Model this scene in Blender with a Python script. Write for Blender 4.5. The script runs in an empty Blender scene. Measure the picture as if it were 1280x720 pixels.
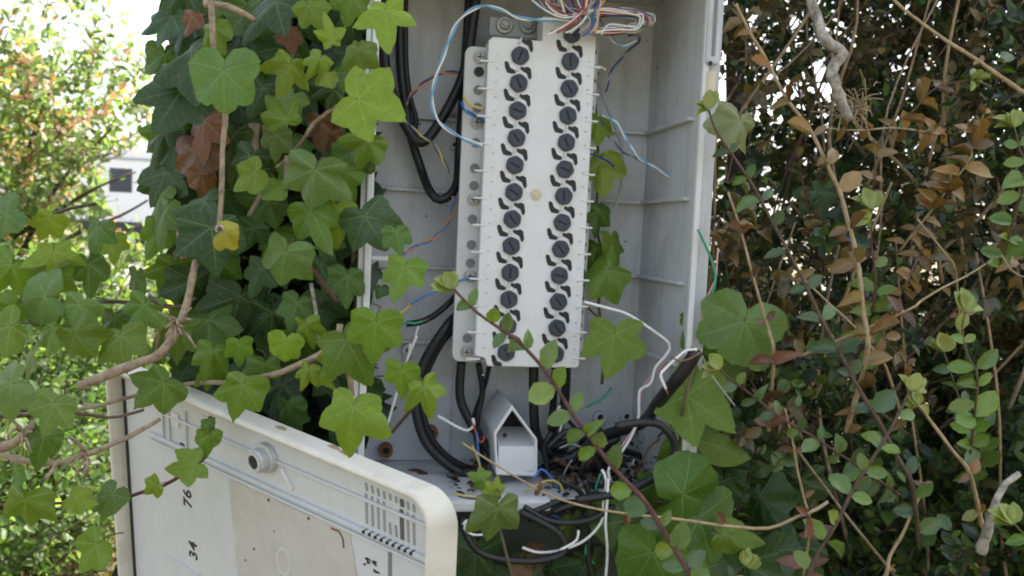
import bpy, bmesh, math, random
import numpy as np
from mathutils import Matrix, Vector
SC = bpy.context.scene
COL = SC.collection
R = math.radians
rnd = random.Random(7)
rng = np.random.default_rng(11)

# ------------------------------------------------------------------ camera
F = 1065.0                                   # focal length in photo pixels (1280 wide)
CAM = Vector((0, 0, 0.75))
YAW, PITCH, ROLL = R(10.3), R(3.5), R(2.7)
f_ = Vector((math.sin(YAW)*math.cos(PITCH), math.cos(YAW)*math.cos(PITCH), -math.sin(PITCH)))
r0 = Vector((math.cos(YAW), -math.sin(YAW), 0))
u0 = r0.cross(f_)
u_ = math.cos(ROLL)*u0 - math.sin(ROLL)*r0
r_ = math.cos(ROLL)*r0 + math.sin(ROLL)*u0
cd = bpy.data.cameras.new('camera')
cam = bpy.data.objects.new('camera', cd); COL.objects.link(cam)
cd.sensor_width = 36; cd.lens = 36*F/1280; cd.clip_start = 0.02; cd.clip_end = 2000
cd.dof.use_dof = True; cd.dof.focus_distance = 0.62; cd.dof.aperture_fstop = 14
cam.matrix_world = Matrix.Translation(CAM) @ Matrix((r_, u_, -f_)).transposed().to_4x4()
SC.camera = cam

# ------------------------------------------------------------------ sky, sun, exposure
SUN_EL, SUN_ROT = R(56), R(38)
wd = bpy.data.worlds.new('World'); SC.world = wd; wd.use_nodes = True
nt = wd.node_tree; nt.nodes.clear()
sky = nt.nodes.new('ShaderNodeTexSky'); sky.sky_type = 'NISHITA'; sky.sun_disc = False
sky.sun_elevation = SUN_EL; sky.sun_rotation = SUN_ROT
sky.air_density = 1.0; sky.dust_density = 4.0; sky.ozone_density = 1.0
hs = nt.nodes.new('ShaderNodeHueSaturation'); hs.inputs['Saturation'].default_value = 0.5
bg = nt.nodes.new('ShaderNodeBackground'); bg.inputs['Strength'].default_value = 0.15
wo = nt.nodes.new('ShaderNodeOutputWorld')
nt.links.new(sky.outputs[0], hs.inputs['Color']); nt.links.new(hs.outputs[0], bg.inputs[0]); nt.links.new(bg.outputs[0], wo.inputs[0])
sl = bpy.data.lights.new('sun', 'SUN'); sl.energy = 4.5; sl.angle = R(0.6); sl.color = (1, .95, .86)
so = bpy.data.objects.new('sun', sl); COL.objects.link(so)
sdir = Vector((math.sin(SUN_ROT)*math.cos(SUN_EL), math.cos(SUN_ROT)*math.cos(SUN_EL), math.sin(SUN_EL)))
so.rotation_euler = sdir.to_track_quat('Z', 'Y').to_euler(); so.location = (1, 2, 4)
SC.view_settings.view_transform = 'Standard'; SC.view_settings.look = 'None'
SC.view_settings.exposure = 1.72; SC.view_settings.gamma = 1
SC.cycles.filter_width = 1.9
SC.cycles.max_bounces = 8; SC.cycles.diffuse_bounces = 4; SC.cycles.glossy_bounces = 3
SC.cycles.transmission_bounces = 4

# ------------------------------------------------------------------ pixel rays -> world points
def ray(px, py): return r_*((px-640)/F) - u_*((py-360)/F) + f_
def W(px, py, Y):                            # where that ray meets the plane y = Y
    d = ray(px, py); return CAM + d*(Y/d.y)
def P(px, py, d): return CAM + ray(px, py)*d
def proj(v):
    q = Vector(v)-CAM; z = q.dot(f_); return 640+F*q.dot(r_)/z, 360-F*q.dot(u_)/z, z

# ------------------------------------------------------------------ objects
WM = {}
def link(o, parent, M):
    COL.objects.link(o); WM[o.name] = M
    if parent:
        o.parent = parent; o.matrix_parent_inverse = WM[parent.name].inverted()
    o.matrix_basis = M
    return o
def thing(name, loc, label, cat, group=None):
    o = bpy.data.objects.new(name, None); o.empty_display_size = .02
    link(o, None, Matrix.Translation(Vector(loc)))
    return tag(o, label, cat, group)
def tag(o, label, cat, group=None):
    o['label'] = label; o['category'] = cat
    if group: o['group'] = group
    return o
def mk(name, vs, fs, mats, parent=None, smooth=False, mi=None, uvs=None):
    vs = [Vector(v) for v in vs]
    lo = Vector([min(v[i] for v in vs) for i in range(3)]); hi = Vector([max(v[i] for v in vs) for i in range(3)])
    c = (lo+hi)/2
    me = bpy.data.meshes.new(name); me.from_pydata([v-c for v in vs], [], fs)
    for m in (mats if isinstance(mats, (list, tuple)) else [mats]): me.materials.append(m)
    if mi is not None: me.polygons.foreach_set('material_index', mi)
    if smooth: me.polygons.foreach_set('use_smooth', [True]*len(fs))
    me.update()
    return link(bpy.data.objects.new(name, me), parent, Matrix.Translation(c))
def mkbm(name, bm, mats, parent=None, smooth=False):
    bm.verts.ensure_lookup_table(); bm.verts.index_update()
    vs = [v.co.copy() for v in bm.verts]; fs = [[v.index for v in f.verts] for f in bm.faces]
    mi = [f.material_index for f in bm.faces]
    sm = [f.smooth for f in bm.faces]
    bm.free()
    o = mk(name, vs, fs, mats, parent, smooth, mi)
    if not smooth: o.data.polygons.foreach_set('use_smooth', sm)
    return o
def inst(name, me, M, parent, color=None):
    o = bpy.data.objects.new(name, me)
    if color: o.color = (*color, 1)
    return link(o, parent, M)

def frame_pt(O, A, B, N): return lambda a, b, n: O + A*a + B*b + N*n
XZ = frame_pt(Vector((0,0,0)), Vector((1,0,0)), Vector((0,0,1)), Vector((0,1,0)))
def prism(bm, poly, n0, n1, fr=XZ, bev=0, mi=0):
    """polygon (a,b) extruded from n0 to n1 in a frame"""
    g0 = len(bm.verts)
    a = [bm.verts.new(fr(p[0], p[1], n0)) for p in poly]; b = [bm.verts.new(fr(p[0], p[1], n1)) for p in poly]
    fs = [bm.faces.new(a[::-1]), bm.faces.new(b)]
    k = len(poly)
    for i in range(k): fs.append(bm.faces.new((a[i], a[(i+1) % k], b[(i+1) % k], b[i])))
    for f in fs: f.material_index = mi
    bmesh.ops.recalc_face_normals(bm, faces=fs)
    if bev:
        es = {e for f in fs for e in f.edges}
        bmesh.ops.bevel(bm, geom=list(es), offset=bev, segments=2, affect='EDGES', profile=.5, clamp_overlap=True)
def box(bm, x0, x1, y0, y1, z0, z1, bev=0, mi=0, fr=XZ):
    prism(bm, [(x0,z0),(x1,z0),(x1,z1),(x0,z1)], y0, y1, fr, bev, mi)
def disc(cx, cz, r, k=16, ph=0): return [(cx+r*math.cos(ph+2*math.pi*i/k), cz+r*math.sin(ph+2*math.pi*i/k)) for i in range(k)]
def ringprism(bm, outer, inner, n0, n1, fr=XZ, bev=0):
    k = len(outer)
    oa = [bm.verts.new(fr(*p, n0)) for p in outer]; ob = [bm.verts.new(fr(*p, n1)) for p in outer]
    ia = [bm.verts.new(fr(*p, n0)) for p in inner]; ib = [bm.verts.new(fr(*p, n1)) for p in inner]
    fs = []
    for i in range(k):
        j = (i+1) % k
        fs += [bm.faces.new((oa[i],oa[j],ob[j],ob[i])), bm.faces.new((ia[j],ia[i],ib[i],ib[j])),
               bm.faces.new((oa[j],oa[i],ia[i],ia[j])), bm.faces.new((ob[i],ob[j],ib[j],ib[i]))]
    bmesh.ops.recalc_face_normals(bm, faces=fs)
    if bev: bmesh.ops.bevel(bm, geom=list({e for f in fs for e in f.edges}), offset=bev, segments=2, affect='EDGES', profile=.5, clamp_overlap=True)

def spline(pts, step):
    pts = [Vector(p) for p in pts]
    if len(pts) == 2: pts = [pts[0], pts[0].lerp(pts[1], .5), pts[1]]
    out = []
    for i in range(len(pts)-1):
        p0 = pts[max(i-1, 0)]; p1 = pts[i]; p2 = pts[i+1]; p3 = pts[min(i+2, len(pts)-1)]
        k = max(2, int((p2-p1).length/step))
        for j in range(k):
            t = j/k
            out.append(.5*((2*p1)+(p2-p0)*t+(2*p0-5*p1+4*p2-p3)*t*t+(3*p1-p0-3*p2+p3)*t**3))
    out.append(pts[-1]); return out
def tube_geo(pts, rad, seg=8, jit=0, seed=0):
    """swept tube with rounded closed ends; rad is a number or a function of t"""
    rr = random.Random(seed)
    vs, fs = [], []
    n = len(pts); up = None
    for i, p in enumerate(pts):
        t = (pts[min(i+1, n-1)]-pts[max(i-1, 0)])
        if t.length < 1e-9: t = Vector((0,0,1))
        t.normalize()
        if up is None: up = t.orthogonal().normalized()
        up = (up - t*up.dot(t)); up = up.normalized() if up.length > 1e-6 else t.orthogonal().normalized()
        bn = t.cross(up); r = rad(i/(n-1)) if callable(rad) else rad
        for k in range(seg):
            a = 2*math.pi*k/seg; q = r*(1+jit*(rr.random()-.5)*2)
            vs.append(p+up*(q*math.cos(a))+bn*(q*math.sin(a)))
    for i in range(n-1):
        for k in range(seg):
            k2 = (k+1) % seg
            fs.append((i*seg+k, i*seg+k2, (i+1)*seg+k2, (i+1)*seg+k))
    fs.append(tuple(range(seg))[::-1]); fs.append(tuple((n-1)*seg+k for k in range(seg)))
    return vs, fs
def tube(name, pts, rad, mat, parent=None, seg=8, step=.006, jit=0, seed=0):
    vs, fs = tube_geo(spline(pts, step), rad, seg, jit, seed)
    return mk(name, vs, fs, mat, parent, True)

# ------------------------------------------------------------------ materials
def nodes(name):
    m = bpy.data.materials.new(name); m.use_nodes = True
    t = m.node_tree; t.nodes.clear()
    o = t.nodes.new('ShaderNodeOutputMaterial'); b = t.nodes.new('ShaderNodeBsdfPrincipled')
    t.links.new(b.outputs[0], o.inputs[0])
    return m, t, b, o
def N(t, ty, **kw):
    n = t.nodes.new(ty)
    for k, v in kw.items():
        if k in n.inputs: n.inputs[k].default_value = v
        else: setattr(n, k, v)
    return n
def math_n(t, op, a, b=None):
    n = t.nodes.new('ShaderNodeMath'); n.operation = op
    for i, v in enumerate((a, b)):
        if v is None: continue
        if isinstance(v, (int, float)): n.inputs[i].default_value = v
        else: t.links.new(v, n.inputs[i])
    return n.outputs[0]
def mixc(t, fac, a, b, mode='MIX'):
    n = t.nodes.new('ShaderNodeMix'); n.data_type = 'RGBA'; n.blend_type = mode
    for i, v in ((0, fac), (6, a), (7, b)):
        if isinstance(v, (int, float)): n.inputs[i].default_value = v
        elif isinstance(v, tuple): n.inputs[i].default_value = (*v, 1)
        else: t.links.new(v, n.inputs[i])
    return n.outputs[2]
def ramp(t, src, stops):
    n = t.nodes.new('ShaderNodeValToRGB'); e = n.color_ramp.elements
    while len(e) < len(stops): e.new(.5)
    for x, (p, c) in zip(e, stops): x.position = p; x.color = (*c, 1) if isinstance(c, tuple) else (c, c, c, 1)
    t.links.new(src, n.inputs[0]); return n.outputs[0]
def noise(t, scale, detail=4, rough=.55, coord='Object'):
    c = t.nodes.new('ShaderNodeTexCoord'); n = N(t, 'ShaderNodeTexNoise', Scale=scale, Detail=detail, Roughness=rough)
    t.links.new(c.outputs[coord], n.inputs['Vector']); return n.outputs[0]
def bump(t, b, h, strength, dist):
    n = N(t, 'ShaderNodeBump', Strength=strength, Distance=dist)
    t.links.new(h, n.inputs['Height']); t.links.new(n.outputs[0], b.inputs['Normal'])
def plastic(name, c, rough=.5, dirt=(.3,.27,.2), amount=.5, scale=30, spots=True, streak=True):
    m, t, b, o = nodes(name)
    d = ramp(t, noise(t, scale, 6, .7), [(.45, 0.0), (.75, 1.0)])
    col = mixc(t, math_n(t, 'MULTIPLY', d, amount*.45), c, dirt)
    if streak:
        tc = t.nodes.new('ShaderNodeTexCoord'); mp = N(t, 'ShaderNodeMapping'); mp.inputs['Scale'].default_value = (90, 90, 9)
        n2 = N(t, 'ShaderNodeTexNoise', Scale=1.0, Detail=5, Roughness=.6)
        t.links.new(tc.outputs['Object'], mp.inputs[0]); t.links.new(mp.outputs[0], n2.inputs['Vector'])
        s2 = ramp(t, n2.outputs[0], [(.5, 0.0), (.8, 1.0)])
        col = mixc(t, math_n(t, 'MULTIPLY', s2, amount*.5), col, dirt)
    if spots:
        sp = ramp(t, noise(t, scale*9, 2, .5), [(.72, 0.0), (.78, 1.0)])
        col = mixc(t, math_n(t, 'MULTIPLY', sp, amount*.6), col, (dirt[0]*.5, dirt[1]*.5, dirt[2]*.5))
    t.links.new(col, b.inputs['Base Color']); b.inputs['Roughness'].default_value = rough
    t.links.new(ramp(t, noise(t, scale*2, 4), [(.3, rough-.1), (.7, rough+.15)]), b.inputs['Roughness'])
    bump(t, b, noise(t, scale*14, 3), .12, .0004)
    return m
def simple(name, c, rough=.5, metal=0, var=.25, scale=60, bstr=.1, spec=.5):
    m, t, b, o = nodes(name)
    n = noise(t, scale, 4)
    col = mixc(t, n, tuple(x*(1-var) for x in c), tuple(min(1, x*(1+var)) for x in c))
    t.links.new(col, b.inputs['Base Color']); b.inputs['Roughness'].default_value = rough
    b.inputs['Metallic'].default_value = metal; b.inputs['Specular IOR Level'].default_value = spec
    bump(t, b, noise(t, scale*5, 4), bstr*2, .0008)
    return m
def bark(name, c, c2, scale=120):
    m, t, b, o = nodes(name)
    col = ramp(t, noise(t, scale, 6, .7), [(.3, c2), (.62, c)])
    t.links.new(col, b.inputs['Base Color']); b.inputs['Roughness'].default_value = .8
    bump(t, b, noise(t, scale*1.5, 5, .7), .7, .0015)
    return m
def leafmat(name, src, veins=False, transl=.3, rough=.42, tcol=(1.5,1.5,.6), mott=.35, spec=.4):
    """src: 'object' takes the object's own leaf colour, 'tint' the mesh attribute"""
    m, t, b, o = nodes(name)
    if src == 'object': base = t.nodes.new('ShaderNodeObjectInfo').outputs['Color']
    elif src == 'tint':
        a = t.nodes.new('ShaderNodeAttribute'); a.attribute_name = 'tint'; base = a.outputs['Color']
    n = noise(t, 90 if src == 'tint' else 3.2, 4, .6)
    base = mixc(t, n, mixc(t, 1.0, base, (1-mott,1-mott,1-mott), 'MULTIPLY'), mixc(t, 1.0, base, (1+mott*.9,1+mott*.8,1+mott*.5), 'MULTIPLY'))
    if src == 'object' and veins:
        uv = t.nodes.new('ShaderNodeUVMap'); sx = t.nodes.new('ShaderNodeSeparateXYZ'); t.links.new(uv.outputs[0], sx.inputs[0])
        U, V = sx.outputs[0], math_n(t, 'ABSOLUTE', sx.outputs[1])
        wid = math_n(t, 'MULTIPLY', math_n(t, 'SUBTRACT', 1.08, U), .015)
        main = math_n(t, 'LESS_THAN', V, wid)
        q = math_n(t, 'SUBTRACT', math_n(t, 'MULTIPLY', U, 6.5), math_n(t, 'MULTIPLY', V, 5.2))
        fr = math_n(t, 'ABSOLUTE', math_n(t, 'SUBTRACT', math_n(t, 'FRACT', q), .5))
        sec = math_n(t, 'LESS_THAN', fr, .06)
        vein = math_n(t, 'MAXIMUM', math_n(t, 'MULTIPLY', main, .5), math_n(t, 'MULTIPLY', sec, .2))
        pale = mixc(t, .55, mixc(t, 1.0, base, (1.7,1.6,1.5), 'MULTIPLY'), (.26,.34,.15))
        base = mixc(t, vein, base, pale)
        edge = math_n(t, 'MULTIPLY', ramp(t, U, [(.78, 0.0), (1.0, 1.0)]), ramp(t, noise(t, 4.5, 5, .7), [(.5, 0.0), (.62, 1.0)]))
        base = mixc(t, math_n(t, 'MULTIPLY', edge, .55), base, (.20,.12,.045))
        dust = ramp(t, noise(t, 2.1, 6, .75), [(.48, 0.0), (.8, 1.0)])
        base = mixc(t, math_n(t, 'MULTIPLY', dust, .10), base, (.30,.31,.24))
        blem = ramp(t, noise(t, 9, 3, .6), [(.64, 0.0), (.68, 1.0)])
        base = mixc(t, math_n(t, 'MULTIPLY', blem, .6), base, (.16,.11,.04))
        hgt = math_n(t, 'ADD', math_n(t, 'MULTIPLY', main, -.6), math_n(t, 'ADD', math_n(t, 'MULTIPLY', sec, -.3), noise(t, 6, 3)))
        bump(t, b, hgt, .25, .0012)
    t.links.new(base, b.inputs['Base Color']); b.inputs['Specular IOR Level'].default_value = spec
    rr = noise(t, 5 if src == 'object' else 60, 2)
    t.links.new(ramp(t, rr, [(.3, rough-.08), (.7, rough+.15)]), b.inputs['Roughness'])
    tr = t.nodes.new('ShaderNodeBsdfTranslucent')
    t.links.new(mixc(t, 1.0, base, tcol, 'MULTIPLY'), tr.inputs[0])
    mx = t.nodes.new('ShaderNodeMixShader'); mx.inputs[0].default_value = transl
    t.links.new(b.outputs[0], mx.inputs[1]); t.links.new(tr.outputs[0], mx.inputs[2]); t.links.new(mx.outputs[0], o.inputs[0])
    return m

M_CAB = plastic('cabinet_plastic', (.545,.57,.595), .48, (.27,.25,.2), .85, 22)
M_LIP = plastic('cabinet_lip_plastic', (.68,.70,.70), .42, (.3,.28,.22), .4, 40)
M_BLOCK = plastic('block_plastic', (.74,.75,.755), .45, (.4,.37,.3), .5, 45, streak=False)
M_DOOR = plastic('cover_plastic', (.60,.625,.64), .42, (.36,.34,.27), .4, 16)
M_RIMC = plastic('cover_rim_plastic', (.73,.71,.62), .5, (.36,.30,.20), .8, 34, streak=False)
M_STICK = plastic('old_sticker', (.53,.52,.48), .75, (.36,.31,.22), 1.0, 26, streak=False)
M_GROOVE = simple('dark_matte', (.025,.025,.027), .8)
M_CAP = simple('cap_slate', (.045,.055,.075), .5, 0, .55, 130, .3)
M_SLOT = simple('slot_dark', (.015,.018,.025), .7)
M_CLIP = simple('contact_black', (.012,.012,.014), .55)
M_RAIL = plastic('rail_plastic', (.60,.61,.61), .5, (.35,.33,.28), .4, 40, streak=False)
M_HOLE = simple('hole_grey', (.20,.205,.21), .8)
M_STEEL = simple('screw_steel', (.42,.41,.39), .42, .8, .3, 200, .3)
M_RUST = simple('rusty_metal', (.20,.10,.05), .8, .2, .5, 150, .5)
M_ZINC = simple('bracket_zinc', (.34,.35,.35), .5, .5, .3, 90, .2)
M_BLACK = simple('cable_black', (.014,.015,.017), .42, 0, .4, 90, .25)
M_PIN = simple('pin_cream', (.62,.56,.40), .5, 0, .12, 90)
M_INK = simple('ink_black', (.02,.02,.025), .6)
M_COPPER = simple('copper', (.55,.28,.16), .35, .9)
M_VENT = simple('vent_shadow_grey', (.30,.31,.32), .8)
M_PRINT = simple('faded_print', (.40,.40,.40), .7)
M_LOCK = simple('lock_alloy', (.55,.57,.58), .5, .1, .3, 140, .3)
def wire_m(n, c): return simple('wire_'+n, c, .4, 0, .2, 160, .05)
WC = {n: wire_m(n, c) for n, c in dict(white=(.80,.79,.76), blue=(.05,.20,.52), skyblue=(.15,.40,.66), orange=(.62,.24,.05), green=(.04,.32,.20),
      brown=(.20,.09,.05), grey=(.34,.34,.33), red=(.45,.07,.05), yellow=(.60,.48,.10), violet=(.24,.14,.32), pink=(.66,.38,.36), navy=(.03,.06,.20), black=(.02,.02,.025)).items()}
M_IVY = leafmat('ivy_leaf', 'object', True, .28, .40, spec=.38)
M_SMALL = leafmat('shrub_leaf', 'object', False, .22, .30, spec=.6, mott=.45)
M_TINT = leafmat('foliage', 'tint', False, .26, .36, spec=.55)
M_TREEL = leafmat('tree_foliage', 'tint', False, .55, .5, (2.1,2.15,1.35))
M_STEM = bark('green_stem', (.13,.12,.05), (.07,.06,.03), 200)
M_VINE = bark('vine_bark', (.38,.30,.20), (.16,.11,.07), 170)
M_TAN = bark('tan_cane', (.42,.33,.19), (.22,.15,.08), 130)
M_BROWN = bark('brown_twig', (.12,.08,.05), (.05,.032,.022), 160)
M_PURPLE = bark('purple_stem', (.13,.055,.05), (.06,.025,.025), 180)
M_GREYW = bark('grey_deadwood', (.50,.46,.39), (.07,.06,.05), 150)
M_GRASS = leafmat('grass_blade', 'tint', False, .35, .5)

# ------------------------------------------------------------------ leaf meshes
def ivy_mesh(lobes, sinus, seed, notch=.16, sharp=1.25, ripple=.05, fold=.25):
    """lobes [(angle,len)] from the tip outwards (mirrored), sinus radii between; unit = tip length"""
    rr = random.Random(seed)
    full = [(-a, l) for a, l in lobes[:0:-1]] + lobes                 # from -max to +max
    sin_r = list(sinus[::-1]) + list(sinus)
    full = [(a+rr.uniform(-7, 7), l*rr.uniform(.84, 1.12)) for a, l in full]
    sin_r = [s*rr.uniform(.9, 1.1) for s in sin_r]
    cols = []                                                          # (angle, radius, lobe index)
    K = len(full)
    bounds = [-178] + [(full[i][0]+full[i+1][0])/2 for i in range(K-1)] + [178]
    srad = [notch] + sin_r + [notch]
    for i, (a, l) in enumerate(full):
        for side in (-1, 1):
            b, s = (bounds[i], srad[i]) if side < 0 else (bounds[i+1], srad[i+1])
            fr = (1.0, .72, .42, .2, .07) if side < 0 else (0, .07, .2, .42, .72, 1.0)
            for q in fr:
                g = (1-q)**sharp
                cols.append((a+(b-a)*q, (s+(l-s)*g)*(1+rr.uniform(-.03, .03)), i))
    rings = (.38, .72, 1.0)
    vs, fs, uv = [], [], []
    ph = [rr.uniform(0, 6.28) for _ in range(4)]; droop = rr.uniform(-.05, .5); roll = rr.uniform(-.2, .2)
    def z(x, y, rho, ang):
        r2 = x*x+y*y
        return -fold*abs(x)*.7*min(1, rho*1.2) - droop*(y*abs(y)*.5+r2*.25) + ripple*rho*math.sin(ang*3+ph[0]) + ripple*.6*rho*rho*math.sin(ang*7+ph[1]) + roll*x
    def addv(ang, rad, rho):
        x, y = rad*rho*math.sin(R(ang)), rad*rho*math.cos(R(ang))
        vs.append((x, y, z(x, y, rho, R(ang)))); return len(vs)-1
    def luv(ang, rad, rho, i):
        d = R(ang-full[i][0]); return (rad*rho*math.cos(d), rad*rho*math.sin(d))
    vs.append((0, 0, 0))
    idx = [[addv(a, r, rho) for rho in rings] for a, r, _ in cols]
    for c in range(len(cols)-1):
        if cols[c][2] != cols[c+1][2]: continue                        # same angle: lobes share that ray below
        i = cols[c][2]
        A, B = cols[c], cols[c+1]
        fs.append((0, idx[c+1][0], idx[c][0])); uv += [(0,0), luv(B[0],B[1],rings[0],i), luv(A[0],A[1],rings[0],i)]
        for k in range(2):
            fs.append((idx[c][k], idx[c+1][k], idx[c+1][k+1], idx[c][k+1]))
            uv += [luv(A[0],A[1],rings[k],i), luv(B[0],B[1],rings[k],i), luv(B[0],B[1],rings[k+1],i), luv(A[0],A[1],rings[k+1],i)]
    nleaf = len(fs)
    pts = spline([(0,.0,-.004), (0,-.12,-.06), (rr.uniform(-.1,.1),-.28,-.3), (rr.uniform(-.2,.2),-.3,-.75)], .2)
    tv, tf = tube_geo(pts, .018, 5)
    o = len(vs); vs += [tuple(v) for v in tv]
    for f in tf: fs.append(tuple(o+i for i in f)); uv += [(2,2)]*len(f)
    me = bpy.data.meshes.new('ivy_leaf'); me.from_pydata(vs, [], fs)
    me.materials.append(M_IVY); me.materials.append(M_STEM)
    me.polygons.foreach_set('material_index', [0]*nleaf+[1]*(len(fs)-nleaf))
    me.polygons.foreach_set('use_smooth', [True]*len(fs))
    l = me.uv_layers.new(name='UVMap'); l.data.foreach_set('uv', [c for p in uv for c in p])
    bm = bmesh.new(); bm.from_mesh(me); bmesh.ops.remove_doubles(bm, verts=bm.verts, dist=.002); bm.to_mesh(me); bm.free()
    return me
SHAPES = [([(0,1.0),(50,.84),(110,.58)], (.60,.52), .15, 1.06),
          ([(0,.80),(50,.80),(104,.76)], (.71,.68), .22, .62),
          ([(0,1.0),(60,.80),(124,.46)], (.48,.40), .14, 1.15),
          ([(0,1.0),(52,.66),(112,.52)], (.56,.50), .15, .95),
          ([(0,1.0),(58,.94),(116,.66)], (.61,.55), .16, .98)]
IVY = [[ivy_mesh(*s[:2], 10*i+k, s[2], s[3], .035+.014*k, .05+.11*k) for k in range(6)] for i, s in enumerate(SHAPES)]

def small_leaf_mesh(name, w=.27, fold=.12, curl=.15, mat=None, petiole=True):
    xs = [(0,0),(.22,.72),(.55,1.0),(.83,.62),(1,0)]
    vs = [(0,0,0)]; fs = []
    rows = []
    for y, q in xs:
        zc = -curl*y*y; rows.append([(-w*q, y, zc+fold*q*w*1.5), (0, y, zc), (w*q, y, zc+fold*q*w*1.5)])
    vs = [p for r in rows for p in r]
    for i in range(4):
        for k in range(2): fs.append((i*3+k, i*3+k+1, (i+1)*3+k+1, (i+1)*3+k))
    me = bpy.data.meshes.new(name); me.from_pydata(vs, [], fs); me.materials.append(mat or M_SMALL)
    me.polygons.foreach_set('use_smooth', [True]*len(fs)); return me
LEAF_OVAL = [small_leaf_mesh('oval_leaf', .33, .35, .15), small_leaf_mesh('oval_leaf', .36, .2, -.1), small_leaf_mesh('oval_leaf', .30, .55, .3)]
LEAF_DRY = [small_leaf_mesh('dry_leaf', .29, .7, .35), small_leaf_mesh('dry_leaf', .25, 1.2, -.4), small_leaf_mesh('dry_leaf', .31, .3, .5)]

def orient(base, t, n, s):
    t = t.normalized(); n = (n - t*n.dot(t)).normalized(); x = t.cross(n)
    return Matrix.Translation(base) @ Matrix((x, t, n)).transposed().to_4x4() @ Matrix.Scale(s, 4)

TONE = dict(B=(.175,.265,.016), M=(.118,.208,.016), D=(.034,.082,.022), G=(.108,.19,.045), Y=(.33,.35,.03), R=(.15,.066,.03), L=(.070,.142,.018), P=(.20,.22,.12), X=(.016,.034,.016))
def jitc(c, a=.18):
    k = 1+rnd.uniform(-a, a); return tuple(max(.002, x*k*(1+rnd.uniform(-.08,.08))) for x in c)
def ivy_leaf(parent, px, py, ang, size, var, tone, d, tilt=None):
    """blade attached at pixel (px,py), depth d, tip towards screen angle ang (90 = down), unit length `size` pixels"""
    base = P(px, py, d); s = size*d/F
    tz = rnd.uniform(-.25, .45)                      # tip comes towards the camera or leans away
    t = r_*math.cos(R(ang)) - u_*math.sin(R(ang)) - f_*tz*.7
    calm = .45 if size >= 48 and tone in 'BMGP' else 1           # the big front leaves face the light
    n = -f_ + u_*(.3+calm*rnd.uniform(-.6, .7)) + r_*rnd.gauss(0, .5*calm)
    if tilt: n = -f_ + r_*tilt[0] + u_*tilt[1]
    me = IVY[var][rnd.randrange(6)]
    M = orient(base, t, n, s*rnd.uniform(.97, 1.06)*1.06) @ Matrix.Diagonal((rnd.uniform(.88, 1.12), 1, 1, 1))
    return inst('leaf', me, M, parent, jitc(TONE[tone]))

# ------------------------------------------------------------------ numpy foliage (stuff)
def foliage_mesh(name, tmpl, faces, pos, t, n, sc, tint, mat, parent=None):
    t = t/np.linalg.norm(t, axis=1, keepdims=True); n = n - t*(n*t).sum(1, keepdims=True)
    n = n/(np.linalg.norm(n, axis=1, keepdims=True)+1e-9); x = np.cross(t, n)
    T = np.array(tmpl); K = len(T); Nn = len(pos)
    v = pos[:,None,:] + sc[:,None,None]*(T[None,:,0:1]*x[:,None,:]+T[None,:,1:2]*t[:,None,:]+T[None,:,2:3]*n[:,None,:])
    c = (v.reshape(-1,3).min(0)+v.reshape(-1,3).max(0))/2
    v = (v-c).reshape(-1,3).astype(np.float32)
    fl = np.concatenate([np.array(f) for f in faces]); lens = np.array([len(f) for f in faces])
    loops = (np.arange(Nn)[:,None]*K + fl[None,:]).reshape(-1).astype(np.int32)
    tot = np.tile(lens, Nn).astype(np.int32); start = np.concatenate([[0], np.cumsum(tot)[:-1]]).astype(np.int32)
    me = bpy.data.meshes.new(name); me.vertices.add(len(v)); me.vertices.foreach_set('co', v.reshape(-1))
    me.loops.add(len(loops)); me.loops.foreach_set('vertex_index', loops)
    me.polygons.add(len(tot)); me.polygons.foreach_set('loop_start', start); me.polygons.foreach_set('loop_total', tot)
    me.polygons.foreach_set('use_smooth', np.ones(len(tot), bool))
    me.materials.append(mat)
    a = me.attributes.new('tint', 'FLOAT_COLOR', 'POINT')
    cc = np.ones((Nn, K, 4), np.float32); cc[:,:,:3] = tint[:,None,:]; a.data.foreach_set('color', cc.reshape(-1))
    me.update(calc_edges=True); me.validate()
    o = link(bpy.data.objects.new(name, me), parent, Matrix.Translation(Vector(c)))
    o['kind'] = 'stuff'; return o
T_OVAL = [(0,0,0),(-.26,.3,.06),(-.24,.7,.04),(0,1,-.08),(.24,.7,.04),(.26,.3,.06),(0,.5,-.02)]
F_OVAL = [(0,6,2,1),(6,3,2),(0,5,4,6),(6,4,3)]
T_CHEAP = [(0,0,0),(-.3,.5,.08),(0,1,-.05),(.3,.5,.08)]
F_CHEAP = [(0,2,1),(0,3,2)]
T_IVYL = [(0,0,0),(-.45,-.25,-.1),(-.38,.12,0),(-.72,.42,-.15),(-.3,.5,0),(0,1,-.2),(.3,.5,0),(.72,.42,-.15),(.38,.12,0),(.45,-.25,-.1)]
F_IVYL = [(0,2,1),(0,4,3,2),(0,5,4),(0,6,5),(0,8,7,6),(0,9,8)]
def unit(n): 
    v = rng.normal(size=(n,3)); return v/np.linalg.norm(v, axis=1, keepdims=True)
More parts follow.
